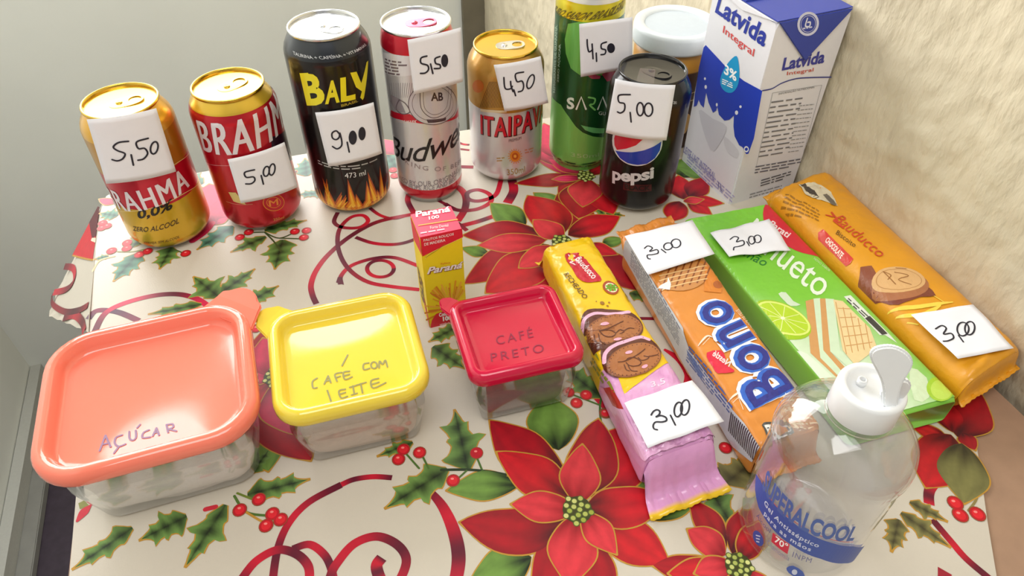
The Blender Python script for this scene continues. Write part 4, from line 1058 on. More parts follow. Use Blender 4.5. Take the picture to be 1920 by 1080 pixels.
A.text('Paraná', (98, 118), (258, 92), (92, 92), WH, 3, bold=.03, shear=.1); A.text('100', (158, 130), (206, 122), (156, 114), hx('fadadf'), 3, bold=.03)
A.poly([(108, 153), (290, 125), (291, 130), (109, 158)], hx('f0a04a'), 2); A.text('Forte Dental', (165, 172), (248, 160), (163, 160), hx('f6dada'), 3); A.lines((120, 196), (300, 165), (118, 186), 1, hx('f2c0cc'), 2, .6, 5, 7)
A.build('printed_top', M_inkp, t)

# ------------------------------------------------------------------ lidded plastic tubs
M_tub = clear('frosted_clear_tub', (.97, .98, .98, 1), .22, .12)
M_tub2 = clear('clear_tub', (.98, .98, .98, 1), .09, .12)
def rsq(cx, cy, w, d, r, ang, n=9):
    """rounded square outline"""
    o = []; c, s = math.cos(ang), math.sin(ang)
    for qx, qy, a0 in ((1, 1, 0), (-1, 1, 90), (-1, -1, 180), (1, -1, 270)):
        for k in range(n):
            a = math.radians(a0+90*k/(n-1)); x = qx*(w/2-r)+r*math.cos(a); y = qy*(d/2-r)+r*math.sin(a); o.append((cx+x*c-y*s, cy+x*s+y*c))
    # points along the straight sides, slightly bowed
    q = []
    for i in range(len(o)):
        q.append(o[i]); a, b = o[i], o[(i+1) % len(o)]
        if math.hypot(b[0]-a[0], b[1]-a[1]) > .015:
            for k in (1, 2, 3): q.append((a[0]+(b[0]-a[0])*k/4, a[1]+(b[1]-a[1])*k/4))
    return q
def rings(name, specs, M, parent, cap_top=True, cap_bot=False):
    vs, fs = [], []; N = len(specs[0][0])
    for pts, z in specs: vs += [(p[0], p[1], z(p) if callable(z) else z) for p in pts]
    for i in range(len(specs)-1):
        for k in range(N): k2 = (k+1) % N; fs.append((i*N+k, i*N+k2, (i+1)*N+k2, (i+1)*N+k))
    if cap_top:
        vs.append((sum(p[0] for p in specs[-1][0])/N, sum(p[1] for p in specs[-1][0])/N, specs[-1][2] if len(specs[-1]) > 2 else vs[-1][2]))
        L = len(specs)-1
        for k in range(N): fs.append((L*N+k, L*N+(k+1) % N, len(vs)-1))
    if cap_bot: fs.append(tuple(range(N))[::-1])
    return mesh(name, vs, fs, M, parent, True)
def tub(label, cx, cy, w, d, H, ang, rim, lidM, bodyM, earq, ear_len, drop, dish=.0015, taper=.80):
    t = thing('lidded_tub', label, 'food container', (cx, cy, 0))
    R = lambda ins, r=None: rsq(cx, cy, w-2*ins, d-2*ins, max(.004, (r or rim)-ins), ang)
    k = .012*w/.11+.002
    # tub: thin clear wall, inside and outside
    tb_ = (1-taper)/2*w
    sp = [(R(tb_+.012), .0006), (R(tb_+.004), .0006), (R(tb_+.001), .003), (R(tb_*.5), H*.5), (R(.005), H-.011), (R(.001), H-.0105), (R(.0015), H-.0085)]
    rings('tub_body', sp, bodyM, t, False, True)
    g = .0055*w/.11+.0006      # rim breadth
    zf = lambda q: None
    def floor_z(x, y):
        c, s = math.cos(-ang), math.sin(-ang); u, v = (x-cx)*c-(y-cy)*s, (x-cx)*s+(y-cy)*c
        e = max(0, 1-(2*u/(w-2*g-.009))**2)*max(0, 1-(2*v/(d-2*g-.009))**2)
        return H-drop-dish*e
    sp = [(R(.0012), H-.0095), (R(.0), H-.0095), (R(-.0006), H-.0080), (R(-.0004), H-.0035), (R(.0012), H-.0010), (R(.0035), H), (R(.0035+g*.35), H-.0001), (R(.0035+g*.6), H-.0012), (R(.0035+g*.8), H-drop*.7), (R(.0035+g*1.05), H-drop*.97)]
    vs, fs = [], []; N = len(sp[0][0])
    sc0 = sp[-1][0]
    for f in (.97, .9, .75, .6, .45, .3, .15, .05): sp.append(([(cx+(p[0]-cx)*f, cy+(p[1]-cy)*f) for p in sc0], lambda p: floor_z(p[0], p[1])))
    ld = rings('lid', sp, lidM, t, True, False)
    # pull ear at one corner
    cq, sq = math.cos(ang), math.sin(ang)
    ux, uy = earq; hx_, hy_ = ux*(w/2-rim*.42), uy*(d/2-rim*.42); 
    ex_, ey_ = cx+hx_*cq-hy_*sq, cy+hx_*sq+hy_*cq
    dirx, diry = (ux*cq-uy*sq)/math.sqrt(2), (ux*sq+uy*cq)/math.sqrt(2)
    pts = []; wd = rim*.62
    for kk in range(17):
        a = math.pi*(kk/16)-math.pi/2; px, py = ear_len*.55*math.cos(a)+ear_len*.45, wd*math.sin(a)*(.8 if abs(math.sin(a)) < .9 else 1)
        pts.append((ex_+dirx*px-diry*py, ey_+diry*px+dirx*py))
    pts = [(ex_-dirx*.004+diry*wd*1.25, ey_-diry*.004-dirx*wd*1.25)]+pts+[(ex_-dirx*.004-diry*wd*1.25, ey_-diry*.004+dirx*wd*1.25)]
    er = prism('pull_ear', pts, H-.0055, H-.0030, lidM, ld, bev=.0008)
    for v in er.data.vertices: v.co.z += max(0, (v.co.x-ex_)*dirx+(v.co.y-ey_)*diry)*.30-.0008
    return ld, floor_z
def pen(t, fz, z, strokes, w, col, zz, ang=0, label=None):
    A = flat_art(zz, z, height=fz, base=.00025, step=.00005, cut=(.004, .004))
    for s_ in strokes: A.stroke(s_, w, col, 1, n=4)
    return A.build('handwritten_name', M_inkp, t)
M_coral = mat('coral_plastic', hx('f57f68'), .08, noise_amt=.02, noise_scale=20, spec=.5, coat=.3)
M_yel = mat('yellow_plastic', hx('ecd044'), .08, noise_amt=.02, noise_scale=20, coat=.3)
M_mag = mat('magenta_plastic', hx('c80c3c'), .12, noise_amt=.02, noise_scale=20, coat=.3)
def filling(name, label, cx, cy, w, d, H, taper, ang, z0, z1, M, lump, gap=.0008, cat='food'):
    """loose contents that fill the tub out to its tapering wall"""
    sp = []; tb_ = (1-taper)/2*w
    for k in range(13):
        f = k/12; z = z0+(z1-z0)*f; ins = tb_+.001+(.005-tb_-.001)*min(1, max(0, (z-.003)/(H-.014)))+gap
        if k == 0: ins += .003
        if k == 12: ins += .003
        pts = rsq(cx, cy, w-2*ins, d-2*ins, .018*w/.11, ang)
        c2 = []
        for p in pts:
            m_ = lump*max(0, noise.noise(Vector((p[0]*45, p[1]*45, z*35+w*50)))+.25); c2.append((p[0]+(cx-p[0])*m_*18, p[1]+(cy-p[1])*m_*18))
        sp.append((c2, z))
    o = rings(name, sp, M, None, True, True); tag(o, label, cat, None, 'stuff'); return o
M_sugar = mat('white_sugar', hx('f6ebe8'), .7, noise_amt=.03, noise_scale=900, bump=.3, bump_scale=1500)
M_choc = mat('milky_coffee_powder', hx('cfb6a4'), .85, noise_amt=.09, noise_scale=220, bump=.5, bump_scale=900)
M_cof = mat('dark_coffee_powder', hx('6d5148'), .85, noise_amt=.12, noise_scale=220, bump=.4, bump_scale=900)
# coral tub of sugar
a1 = math.radians(19.5)
TC = (-.2085, .2585, .1165, .1085, .0650)
t, fz = tub('largest tub, coral pink lid lettered for sugar, at the left front', TC[0], TC[1], TC[2], TC[3], TC[4], a1, .027, M_coral, M_tub, (1, 1), .020, .0095, .0022, .80)
purple = hx('8a6a8a')
Z7 = zoomf(40, 540, 2.25)
pen(t, fz, Z7, [[(332, 690), (355, 622)], [(355, 622), (378, 672)], [(342, 662), (372, 655)], [(425, 620), (400, 630), (395, 655), (412, 670), (440, 660)], [(410, 675), (393, 700)], [(455, 605), (457, 635), (472, 643), (484, 630), (482, 600)], [(488, 588), (500, 574)],
     [(538, 598), (515, 610), (512, 632), (545, 630)], [(555, 625), (570, 590)], [(570, 590), (582, 622)], [(560, 612), (578, 608)], [(620, 610), (612, 576)], [(612, 576), (638, 574), (640, 588), (618, 597)], [(622, 596), (655, 605)]], .0011, purple, TC[4]-.0105)
filling('sugar', 'white sugar filling the tub with the coral lid', *TC[:5], .80, a1, .0022, .0505, M_sugar, .006, cat='sugar')
# yellow tub
a2 = math.radians(17)
TY = (-.1010, .2880, .0900, .0880, .0600)
t, fz = tub('middle tub with a yellow lid lettered for milky coffee', TY[0], TY[1], TY[2], TY[3], TY[4], a2, .018, M_yel, M_tub2, (-1, 1), .015, .0080, -.0013, .82)
Z8 = zoomf(470, 520, 3)
grey = hx('8f8a4e')
pen(t, fz, Z8, [[(550, 455), (518, 515)], [(378, 582), (352, 600), (355, 635), (377, 634)], [(418, 615), (440, 570)], [(440, 570), (455, 608)], [(424, 600), (450, 594)], [(490, 600), (478, 562), (516, 552)], [(484, 580), (508, 573)],
     [(560, 545), (526, 552), (534, 590), (574, 576)], [(530, 570), (560, 562)], [(668, 498), (640, 505), (640, 535), (672, 528)], loop(697, 510, 17, 18), [(725, 525), (728, 486), (745, 505), (760, 480), (772, 518)],
     [(435, 650), (455, 708)], [(536, 643), (500, 652), (512, 690), (547, 681)], [(505, 670), (536, 661)], [(578, 625), (586, 668)], [(560, 633), (600, 621)], [(570, 674), (602, 664)], [(632, 662), (622, 612)], [(600, 620), (652, 605)],
     [(722, 582), (680, 596), (692, 635), (762, 605)], [(686, 615), (724, 603)]], .0010, grey, TY[4]-.0095)
filling('milky_coffee_powder', 'pale brown powder inside the tub with the yellow lid', *TY[:5], .82, a2, .0022, .0475, M_choc, .004, cat='coffee powder')
# magenta tub
a3 = math.radians(16.5)
TM = (.0018, .3120, .0735, .0700, .0540)
t, fz = tub('smallest tub with a deep magenta lid, dark powder inside', TM[0], TM[1], TM[2], TM[3], TM[4], a3, .0105, M_mag, M_tub2, (-1, 1), .011, .0070, .0008, .84)
A = flat_art(TM[4]-.0075, Z6, height=fz, base=.00025, cut=(.004, .004))
dm = hx('8e1038')
A.text('CAFÉ', (470, 705), (640, 668), (462, 655), dm, 1, space=1.3); A.text('PRETO', (445, 785), (690, 738), (440, 745), dm, 1, space=1.3)
A.build('handwritten_name', M_inkp, t)
filling('dark_coffee_powder', 'dark brown coffee powder inside the tub with the magenta lid', *TM[:5], .84, a3, .0022, .0400, M_cof, .002, cat='coffee powder')

# ------------------------------------------------------------------ biscuit packs
def pack(name, label, cat, quad, h, n, M, crimp=(.012, .012), wr=.0006, seed=1, crimp_sp=1.06, crimpz=(.35, .35), crimpM=None, endM=None, bodyM=None, colf=None):
    """film pack; quad = world points nearL, nearR, farR, farL at the top; cross section is a superellipse"""
    q = [Vector((p.x, p.y)) for p in quad]
    t = thing(name, label, cat, (*((q[0]+q[1]+q[2]+q[3])/4), 0))
    def xy(s, a):                     # s 0 near..1 far, a 0 left..1 right
        return (q[0].lerp(q[1], a)).lerp(q[3].lerp(q[2], a), s)
    def inv(x, y):
        s, a = .5, .5
        for _ in range(8):
            p = xy(s, a); e = Vector((x, y))-p
            ds = (xy(s+.001, a)-p)/.001; da = (xy(s, a+.001)-p)/.001
            D = ds.x*da.y-ds.y*da.x
            if abs(D) < 1e-12: break
            s += (e.x*da.y-e.y*da.x)/D; a += (ds.x*e.y-ds.y*e.x)/D
        return s, a
    def wrk(s, a):
        s = min(1, max(0, s))
        e = .35+2.2*(abs(s-.5)*2)**4
        return wr*e*(noise.noise(Vector((s*26, a*7, seed)))+.5*noise.noise(Vector((s*60, a*20, seed+5))))
    def ztop(x, y):
        s, a = inv(x, y); b = min(.999, abs(2*a-1)); 
        return h*.5+h*.5*(1-b**n)**(1/n)+wrk(s, a)*(1-b**6)
    NS, NC = 110, 56
    vs, fs = [], []
    for i in range(NS+1):
        s = i/NS; endf = min(s, 1-s)*NS/2.2; k = 1-.18*max(0, 1-endf)**2
        for j in range(NC):
            th_ = 2*PI*j/NC; c_, s_ = math.cos(th_), math.sin(th_)
            X = abs(c_)**(2/n)*(1 if c_ > 0 else -1); Y = abs(s_)**(2/n)*(1 if s_ > 0 else -1)
            a = .5+.5*X*(1-.03*(1-k)*5); p = xy(s, a)
            z = h*.5+h*.5*Y*k
            if Y > 0: z += wrk(s, a)*(1-abs(X)**6)
            elif Y < -.2: z = max(z, .0003)
            d = wr*.5*noise.noise(Vector((s*22, Y*2, seed+9))) if abs(X) > .8 else 0
            vs.append((p.x+d*(1 if X > 0 else -1), p.y, max(.0002, z)))
    for i in range(NS):
        for j in range(NC):
            j2 = (j+1) % NC; fs.append((i*NC+j, i*NC+j2, (i+1)*NC+j2, (i+1)*NC+j))
    fs.append(tuple(range(NC))); fs.append(tuple(NS*NC+j for j in range(NC))[::-1])
    body = mesh('wrapper', vs, fs, bodyM or M, t, True, [colf(i/NS) for i in range(NS+1) for j in range(NC)] if colf else None)
    # end crimps: the film gathers to a thin toothed fin
    for e, L in enumerate(crimp):
        if not L: continue
        dirv = ((q[0]+q[1])-(q[3]+q[2])).normalized()*(1 if e == 0 else -1)
        s0 = 0 if e == 0 else 1; vs2, fs2 = [], []; NA = 26; LAY = 8
        for side in (1, -1):
            for k in range(LAY+1):
                f = k/LAY
                for j in range(NA+1):
                    a = j/NA; p = xy(s0, .5+(a-.5)*(.96+(crimp_sp-.96)*f))
                    b = abs(2*a-1); z0 = h*.5+side*h*.41*(1-b**n)**(1/n)
                    zc = h*crimpz[e]+.0012*math.sin(a*17+seed)*(f) + .0008*noise.noise(Vector((a*9, f*3, seed)))
                    g = ss(0, .55, f); z = z0*(1-g)+(zc+side*.00025)*g
                    ext = L*f+(.0006*((j % 2)-.5) if k == LAY else 0)
                    pl = .0010*math.sin(a*40+seed*2)*(1-abs(2*f-1))*side
                    vs2.append((p.x+dirv.x*ext, p.y+dirv.y*ext, max(.0003, z+pl)))
        M_ = (LAY+1)*(NA+1)
        for k in range(LAY):
            for j in range(NA):
                a_ = k*(NA+1)+j; fs2.append((a_, a_+1, a_+NA+2, a_+NA+1)); fs2.append((M_+a_, M_+a_+NA+1, M_+a_+NA+2, M_+a_+1))
        for k in range(LAY):
            for j in (0, NA): a_ = k*(NA+1)+j; fs2.append((a_, a_+NA+1, M_+a_+NA+1, M_+a_))
        for j in range(NA): a_ = LAY*(NA+1)+j; fs2.append((a_, a_+1, M_+a_+1, M_+a_))
        ce = [hx('e0a0d0') if ((i_ % M_)//(NA+1)) < LAY-1 else hx('efc312') for i_ in range(len(vs2))]
        mesh('crimped_end', vs2, fs2, (endM[e] if endM else None) or M, t, True, ce)
    def art(zf, zlev=h):
        A = flat_art(zlev, zf, base=.0003, step=.00010, cut=(.0017, .0017))
        def xyz(u, v, l):
            s, a = inv(u, v); s = min(.996, max(.004, s)); a = min(.992, max(.008, a)); p = xy(s, a)
            return Vector((p.x, p.y, ztop(p.x, p.y)+l))
        A.xyz = xyz; return A
    def side_art(zf):
        """left flank of the pack"""
        o = Vector((*q[0], 0)); f = Vector((*q[3], 0)); ex_ = (o-f).normalized(); L_ = (f-o).length; nrm = UZ.cross(ex_)
        if nrm.x > 0: nrm = -nrm
        def uv(p): w_ = onplane(p, o, nrm)-f; return (w_.dot(ex_), w_.z)
        def xyz(u, v, l):
            v = min(h*.93, max(h*.04, v)); u = min(L_*.995, max(L_*.005, u))
            Y = abs(max(-.999, min(.999, 2*v/h-1))); X = (1-Y**n)**(1/n); a = .5-.5*X; s = 1-u/L_
            p = xy(s, a); return Vector((p.x+nrm.x*(l+abs(wr*.5*noise.noise(Vector((s*22, Y*2, seed+9))))), p.y+nrm.y*l, v))
        return Art(uv, xyz, zf, base=.0003, step=.00006, cut=(.003, .002))
    return body, art, side_art, ztop
M_film_y = mat('yellow_wrapper_film', hx('efc312'), .28, noise_amt=.05, noise_scale=60, bump=.4, bump_scale=160, coat=.3)
M_film_o = mat('orange_wrapper_film', hx('d98a38'), .28, noise_amt=.05, noise_scale=60, bump=.4, bump_scale=160, coat=.3)
M_film_a = mat('amber_wrapper_film', hx('e09a1c'), .36, noise_amt=.05, noise_scale=60, bump=.4, bump_scale=160, coat=.2)
M_film_p = mat('pink_wrapper_film', hx('e0a0d0'), .28, noise_amt=.12, noise_scale=70, bump=.5, bump_scale=160, coat=.3)
M_film_g = mat('green_wrapper_film', hx('84c64a'), .38, noise_amt=.03, noise_scale=40, bump=.15, bump_scale=120, coat=.2)
M_film_two = mat('yellow_and_pink_film', None, .28, attr=True, noise_amt=.08, noise_scale=65, bump=.45, bump_scale=160, coat=.3)
M_fprint = mat('wrapper_ink', None, .30, attr=True, noise_amt=.03, bump=.25, bump_scale=160, coat=.3)
def stretchq(px4, h):
    return [onz(p, h) for p in px4]
Z9 = zoomf(990, 420, 5.4); Z10 = zoomf(1070, 560, 5.4); Z11 = zoomf(1130, 680, 4.32); Z12 = zoomf(980, 400, 2)
# -- yellow strawberry sandwich biscuits
qd = stretchq([(1211, 860), (1346, 813), (1108, 436), (1018, 460)], .032)
t, art, sart, zt = pack('biscuit_pack', 'yellow and pink pack of chocolate strawberry biscuits, beside the magenta tub', 'biscuit pack', qd, .032, 5.5, M_film_y, (.023, .010), .0013, 3, crimp_sp=1.14, endM=(M_film_two, M_film_y), crimpz=(.10, .22), bodyM=M_film_two, colf=lambda s: hx('e0a0d0') if s < .36 else hx('efc312'))
A = art(Z12)
A.poly([(300, 470), (490, 470), (558, 545), (382, 676)], hx('efc312'), .3)
A.grad([(382, 676), (440, 640), (500, 600), (558, 545), (600, 590), (640, 650), (760, 850), (800, 900), (520, 1010), (470, 930), (420, 800)], lambda u, v: mixc(hx('f0c6e4'), hx('cf86c0'), .5+.9*noise.noise(Vector((u*60, v*60, 2)))), 1)
A.poly([(158, 165), (172, 152), (205, 150), (222, 156), (262, 205), (296, 250), (268, 258), (232, 258), (205, 240), (180, 200)], hx('c41430'), 2, 3)
A.text('Bauducco', (195, 176), (262, 250), (215, 162), hx('f4dede'), 4, bold=.02, shear=.2)
A.stroke([(172, 160), (188, 180), (178, 185), (196, 195)], .0011, hx('f4dede'), 4); A.stroke([(195, 165), (185, 158)], .0009, hx('f4dede'), 4)
A.text('RECHEADO', (152, 228), (228, 322), (170, 222), hx('5c3a08'), 3, bold=.01)
A.ell(330, 280, 32, 24, hx('a8441e'), 2, .5); A.stroke(ell(332, 280, 21, 15, 12, .5), .0012, hx('f0e0c0'), 2.5, closed=True)
for k in range(7):
    a_ = k*.9; A.poly([(333, 280), (333+20*math.cos(a_-.3), 280+13*math.sin(a_-.3)), (333+26*math.cos(a_), 280+17*math.sin(a_)), (333+20*math.cos(a_+.3), 280+13*math.sin(a_+.3))], hx('5cb428'), 3+k*.03)
for q in ((298, 338, 9, 6), (324, 336, 4, 3), (318, 348, 5, 3), (276, 332, 3, 2)): A.ell(*q, hx('9a6a1e'), 2, .3)
A.lines((396, 330), (300, 130), (410, 318), 2, hx('a88410'), 2, .4, 5, 8)
# two printed biscuits
A.z = Z10
bc, bd = hx('a8683a'), hx('5c2a1c')
def cookie(outline, cream, holes, cx, cy, rx, ry, rot, L):
    A.poly(outline, bd, L, 3); A.stroke(cream, .0026, hx('f0b4d0'), L+.6, n=5)
    A.poly(ell(cx, cy, rx, ry, 30, rot), hx('8a4e2a'), L+1); A.poly(ell(cx+6, cy-6, rx*.95, ry*.93, 30, rot), bc, L+1.5)
    for k in range(34):
        a = 2*PI*k/34; px, py = rx*.9*math.cos(a), ry*.88*math.sin(a); c_, s_ = math.cos(rot), math.sin(rot)
        A.ell(cx+px*c_-py*s_, cy+px*s_+py*c_, 6, 6, bd, L+2, n=7)
cookie([(105, 290), (120, 160), (225, 105), (560, 130), (690, 190), (735, 290), (700, 380), (560, 460), (380, 490), (240, 525), (180, 470), (125, 360)], [(118, 300), (135, 210), (240, 155), (420, 160), (590, 140)], 0, 440, 315, 290, 150, -.12, 2)
for s_ in ([(290, 330), (380, 310), (460, 270), (530, 235)], [(290, 335), (340, 380), (400, 395), (450, 370), (440, 340), (380, 325), (290, 335)], [(460, 350), (500, 320), (540, 340), (500, 360)], [(545, 330), (590, 305), (640, 310)], [(240, 370), (250, 430), (290, 450)], [(280, 360), (300, 430), (350, 465)]): A.stroke(s_, .0007, bd, 6)
A.ell(345, 265, 44, 17, hx('f0a8c0'), 6.5, -.1); A.ell(475, 420, 42, 14, hx('f0a8c0'), 6.5, -.2)
cookie([(305, 560), (330, 490), (500, 430), (680, 390), (800, 410), (900, 480), (918, 560), (870, 660), (700, 750), (520, 800), (430, 790), (340, 700)], [(340, 640), (350, 560), (430, 490), (560, 440), (700, 398), (790, 420)], 0, 640, 630, 285, 165, -.28, 7)
for s_ in ([(480, 655), (560, 640), (660, 590), (750, 520)], [(560, 660), (600, 690), (680, 690), (710, 660), (660, 615), (590, 615), (560, 640)], [(680, 610), (720, 640), (790, 610), (740, 590)], [(790, 600), (880, 575)], [(540, 680), (560, 730), (590, 745)], [(580, 690), (610, 740), (670, 750)]): A.stroke(s_, .0007, bd, 11)
A.ell(587, 557, 38, 17, hx('f0a8c0'), 11.5, -.25); A.ell(747, 700, 32, 16, hx('f0a8c0'), 11.5, -.35)
A.z = Z11
A.text('3,5', (395, 215), (510, 180), (385, 160), hx('f6e0f0'), 3)
A.build('printed_front', M_fprint, t)
A = sart(Z12)
A.grad([(290, 650), (382, 676), (520, 1010), (430, 900), (330, 740)], lambda u, v: hx('dca6c8'), 1); A.lines((255, 560), (330, 690), (270, 520), 3, hx('8a8a30'), 2, .4, 3, 7)
A.poly([(305, 655), (350, 650), (372, 740), (340, 720)], hx('b0302a'), 2)
A.build('printed_side', M_fprint, t, split=True)

# -- orange coated wafer biscuits with the blue letters
qd = stretchq([(1426, 838), (1545, 796), (1276, 410), (1172, 444)], .034)
t, art, sart, zt = pack('biscuit_pack', 'orange biscuit pack with fat blue bubble letters and a white barcode side', 'biscuit pack', qd, .034, 7, M_film_o, (.010, .016), .0009, 8, crimpz=(.30, .75), crimp_sp=1.02)
Z13 = zoomf(1120, 360, 1.9)
A = art(Z13)
A.ell(310, 300, 88, 52, hx('c98a4e'), 1.2, -.2); A.poly([(385, 240), (460, 300), (440, 360), (380, 355)], hx('d9822c'), 1.4)
R = random.Random(2)
for k in range(7): A.stroke([(225+k*26, 355-k*6), (262+k*26, 262-k*6)], .0012, hx('8a4a20'), 1.8)
for k in range(4): A.stroke([(222, 300+k*16), (300, 282+k*16), (390, 262+k*16)], .0011, hx('e6bd84'), 2)
A.ell(430, 330, 18, 14, hx('b0602a'), 2); A.poly([(215, 335), (248, 322), (252, 305), (262, 330), (258, 350), (240, 345)], hx('f2efe8'), 3)
wb, b1, b2 = hx('eef2f8'), hx('2a62c4'), hx('232a86')
A.text('Bono', (712, 700), (448, 372), (548, 782), b1, 5, bold=.045, space=1.06)
A.text('Bono', (716, 704), (444, 366), (542, 784), wb, 3, bold=.085, space=1.06)
A.text('Bono', (706, 694), (446, 378), (560, 772), b2, 7, bold=.008, space=1.09)
A.poly([(390, 572), (440, 566), (455, 590), (462, 620), (486, 635), (480, 645), (430, 645), (412, 620), (398, 600)], hx('d81e40'), 3, 2); A.text('Nestlé', (468, 626), (408, 584), (478, 606), hx('f6dede'), 4.5, bold=.02)
A.text('SABOR DOCE DE LEITE', (578, 512), (492, 424), (590, 500), hx('f2dcc0'), 3, bold=.01)
for s_ in ([(360, 545), (390, 515), (410, 520)], [(375, 545), (400, 520)], [(470, 735), (505, 715), (530, 712)], [(485, 745), (520, 720)], [(470, 740), (480, 760)], [(500, 725), (520, 775)]): A.stroke(s_, .0014, hx('f0dcc8'), 3, taper=True)
A.lines((700, 850), (800, 842), (640, 722), 8, hx('f0cfa0'), 2, .35, 3, 4); A.lines((640, 800), (700, 880), (690, 760), 3, hx('f0cfa0'), 2, .4, 4, 4)
A.poly([(585, 832), (592, 822), (668, 814), (682, 826), (715, 895), (706, 905), (640, 920), (626, 912)], hx('4a4a48'), 2, 1); A.poly([(592, 832), (630, 826), (665, 905), (640, 910), (628, 902)], hx('e0e0dc'), 3)
A.lines((655, 895), (700, 888), (636, 835), 4, hx('d0d0cc'), 3, .45, 5, 2); A.ell(640, 890, 9, 9, hx('3a3a3a'), 4); A.ell(640, 890, 5, 5, hx('e0e0dc'), 4.5); A.lines((618, 870), (650, 865), (600, 838), 3, hx('3a3a3a'), 4, .4, 6, 2)
A.build('printed_front', M_fprint, t)
A = sart(Z13)
wside = hx('c6cad2')
A.poly([(95, 165), (140, 225), (215, 335), (300, 480), (306, 500), (330, 560), (470, 760), (590, 920), (572, 978), (480, 905), (300, 600), (190, 400), (93, 225)], wside, 1)
A.lines((120, 262), (292, 560), (122, 190), 9, hx('7a8090'), 2, .45, 7, 16); A.lines((318, 600), (470, 800), (330, 545), 6, hx('4a60a0'), 2, .5, 8, 10)
A.poly([(320, 560), (350, 600), (380, 650), (372, 668), (330, 600)], hx('5a78b4'), 1.8)
for k in range(17):
    f = k/17; x0, y0 = 478+f*104, 782+f*122; A.poly([(x0, y0), (x0+3.6, y0+4.2), (x0-10+3.6, y0+72), (x0-10, y0+68)], hx('4a3c44'), 3)
A.build('printed_side', M_fprint, t, split=True)

# -- green lime wafer pack
qd = stretchq([(1612, 798), (1799, 747), (1440, 380), (1284, 408)], .025)
t, art, sart, zt = pack('wafer_pack', 'wide green lime wafer pack with a red oval in the corner', 'biscuit pack', qd, .025, 14, M_film_g, (0, 0), .0003, 11)
Z14 = zoomf(1260, 320, 2.16)
A = art(Z14)
def gfill(u, v): return mixc(hx('5ab41e'), hx('cfe2c0'), ss(.38, .27, v-.25*(u-.2)))
gpts = [(50, 196), (375, 132), (700, 445), (1100, 850), (1155, 915), (900, 985), (780, 1010), (620, 860), (400, 620), (220, 400)]
# base wash: many small quads so the print fades from green to pale lime
nu_, nv_ = 10, 26
qa = [onz(Z14(*p), .025) for p in ((765, 1022), (1158, 918), (380, 134), (52, 197))]
wv, wf, wc_ = [], [], []
for i in range(nv_+1):
    for j in range(nu_+1):
        p = qa[0].lerp(qa[1], j/nu_).lerp(qa[3].lerp(qa[2], j/nu_), i/nv_); p = p.lerp((qa[0]+qa[1]+qa[2]+qa[3])/4, .012)
        wv.append((p.x, p.y)); s_ = i/nv_; a_ = j/nu_
        pale = ss(.62, .30, s_+.12*math.sin(a_*3)) * ss(1.15, .35, a_)
        wc_.append(mixc(hx('7cc638'), hx('d3e4c6'), pale*.95))
for i in range(nv_):
    for j in range(nu_): k = i*(nu_+1)+j; wf.append((k, k+1, k+nu_+2, k+nu_+1))
A.faces(wv, wf, wc_, .3)
A.poly([(378, 138), (368, 175), (375, 215), (400, 255), (440, 290), (500, 325), (560, 342), (612, 344), (560, 290), (480, 215), (410, 150)], hx('cc1f36'), 2, 2)
A.text('Parati', (388, 222), (470, 278), (402, 200), hx('f2dede'), 3, bold=.02, shear=.2)
wh2 = hx('e6f0de')
A.text('Minueto', (276, 268), (606, 528), (322, 178), wh2, 3, bold=.004, shear=.35, space=1.0)
A.text('Limão', (252, 330), (375, 392), (268, 300), hx('1f7a2e'), 3, bold=0, shear=.3)
A.text('115g - Net WT 4.1 oz (115g)', (112, 316), (258, 498), (126, 308), hx('d6ecc4'), 3, bold=.01)
A.ell(440, 605, 132, 66, hx('9cc414'), 2, .42, 30); A.ell(448, 600, 120, 55, hx('dcea7a'), 2.5, .42, 28); A.ell(448, 600, 110, 48, hx('b4d42a'), 3, .42, 28)
for k in range(10):
    a_ = k*PI/5+.2; c_, s_ = math.cos(.42), math.sin(.42); px, py = 106*math.cos(a_), 46*math.sin(a_)
    A.stroke([(448, 600), (448+px*c_-py*s_, 600+px*s_+py*c_)], .0006, hx('e2ee9a'), 3.6, n=1)
A.ell(448, 600, 8, 6, hx('f0f4d0'), 4)
wf1, wf2, wf3 = hx('cf9a5e'), hx('cfe4c4'), hx('e6cf9a')
A.poly([(540, 530), (575, 520), (600, 740), (640, 800), (700, 850), (690, 862), (560, 740), (552, 640)], wf1, 2); A.poly([(572, 520), (600, 518), (612, 720), (700, 830), (720, 860), (700, 862), (600, 760), (585, 640)], wf2, 2.6)
A.poly([(598, 520), (620, 520), (640, 735), (720, 820), (700, 830), (612, 730)], wf1, 2.8); A.poly([(620, 520), (655, 522), (680, 730), (740, 790), (725, 810), (640, 735)], wf2, 3)
A.poly([(652, 524), (690, 530), (800, 640), (830, 720), (740, 790), (690, 730)], wf3, 3.2)
for k in range(5): A.stroke([(672+k*8, 560+k*38), (720+k*22, 562+k*34)], .0007, wf1, 3.8); A.stroke([(662+k*30, 535+k*22), (705+k*24, 745-k*6)], .0006, wf1, 3.7)
A.poly([(420, 740), (520, 730), (600, 790), (680, 880), (600, 890), (480, 830)], hx('dbead2'), 1.5, 3); A.poly([(430, 500), (460, 495), (490, 530), (520, 545), (480, 550), (455, 530)], hx('cfe0c6'), 2, 2)
A.poly([(695, 512), (722, 506), (880, 665), (912, 700), (862, 668), (840, 668)], hx('e0e6da'), 2); A.poly([(780, 600), (800, 590), (872, 662), (850, 668)], hx('3a3a3a'), 3); A.lines((705, 530), (790, 608), (715, 515), 2, hx('4a4a4a'), 3, .5, 4, 3)
A.ell(1085, 885, 56, 50, hx('a4cc3a'), 2, .4); A.ell(1090, 888, 44, 40, hx('bcd95a'), 2.5, .4); A.poly([(960, 800), (1030, 840), (1040, 920), (980, 930)], hx('cfe2bc'), 1.4, 2)
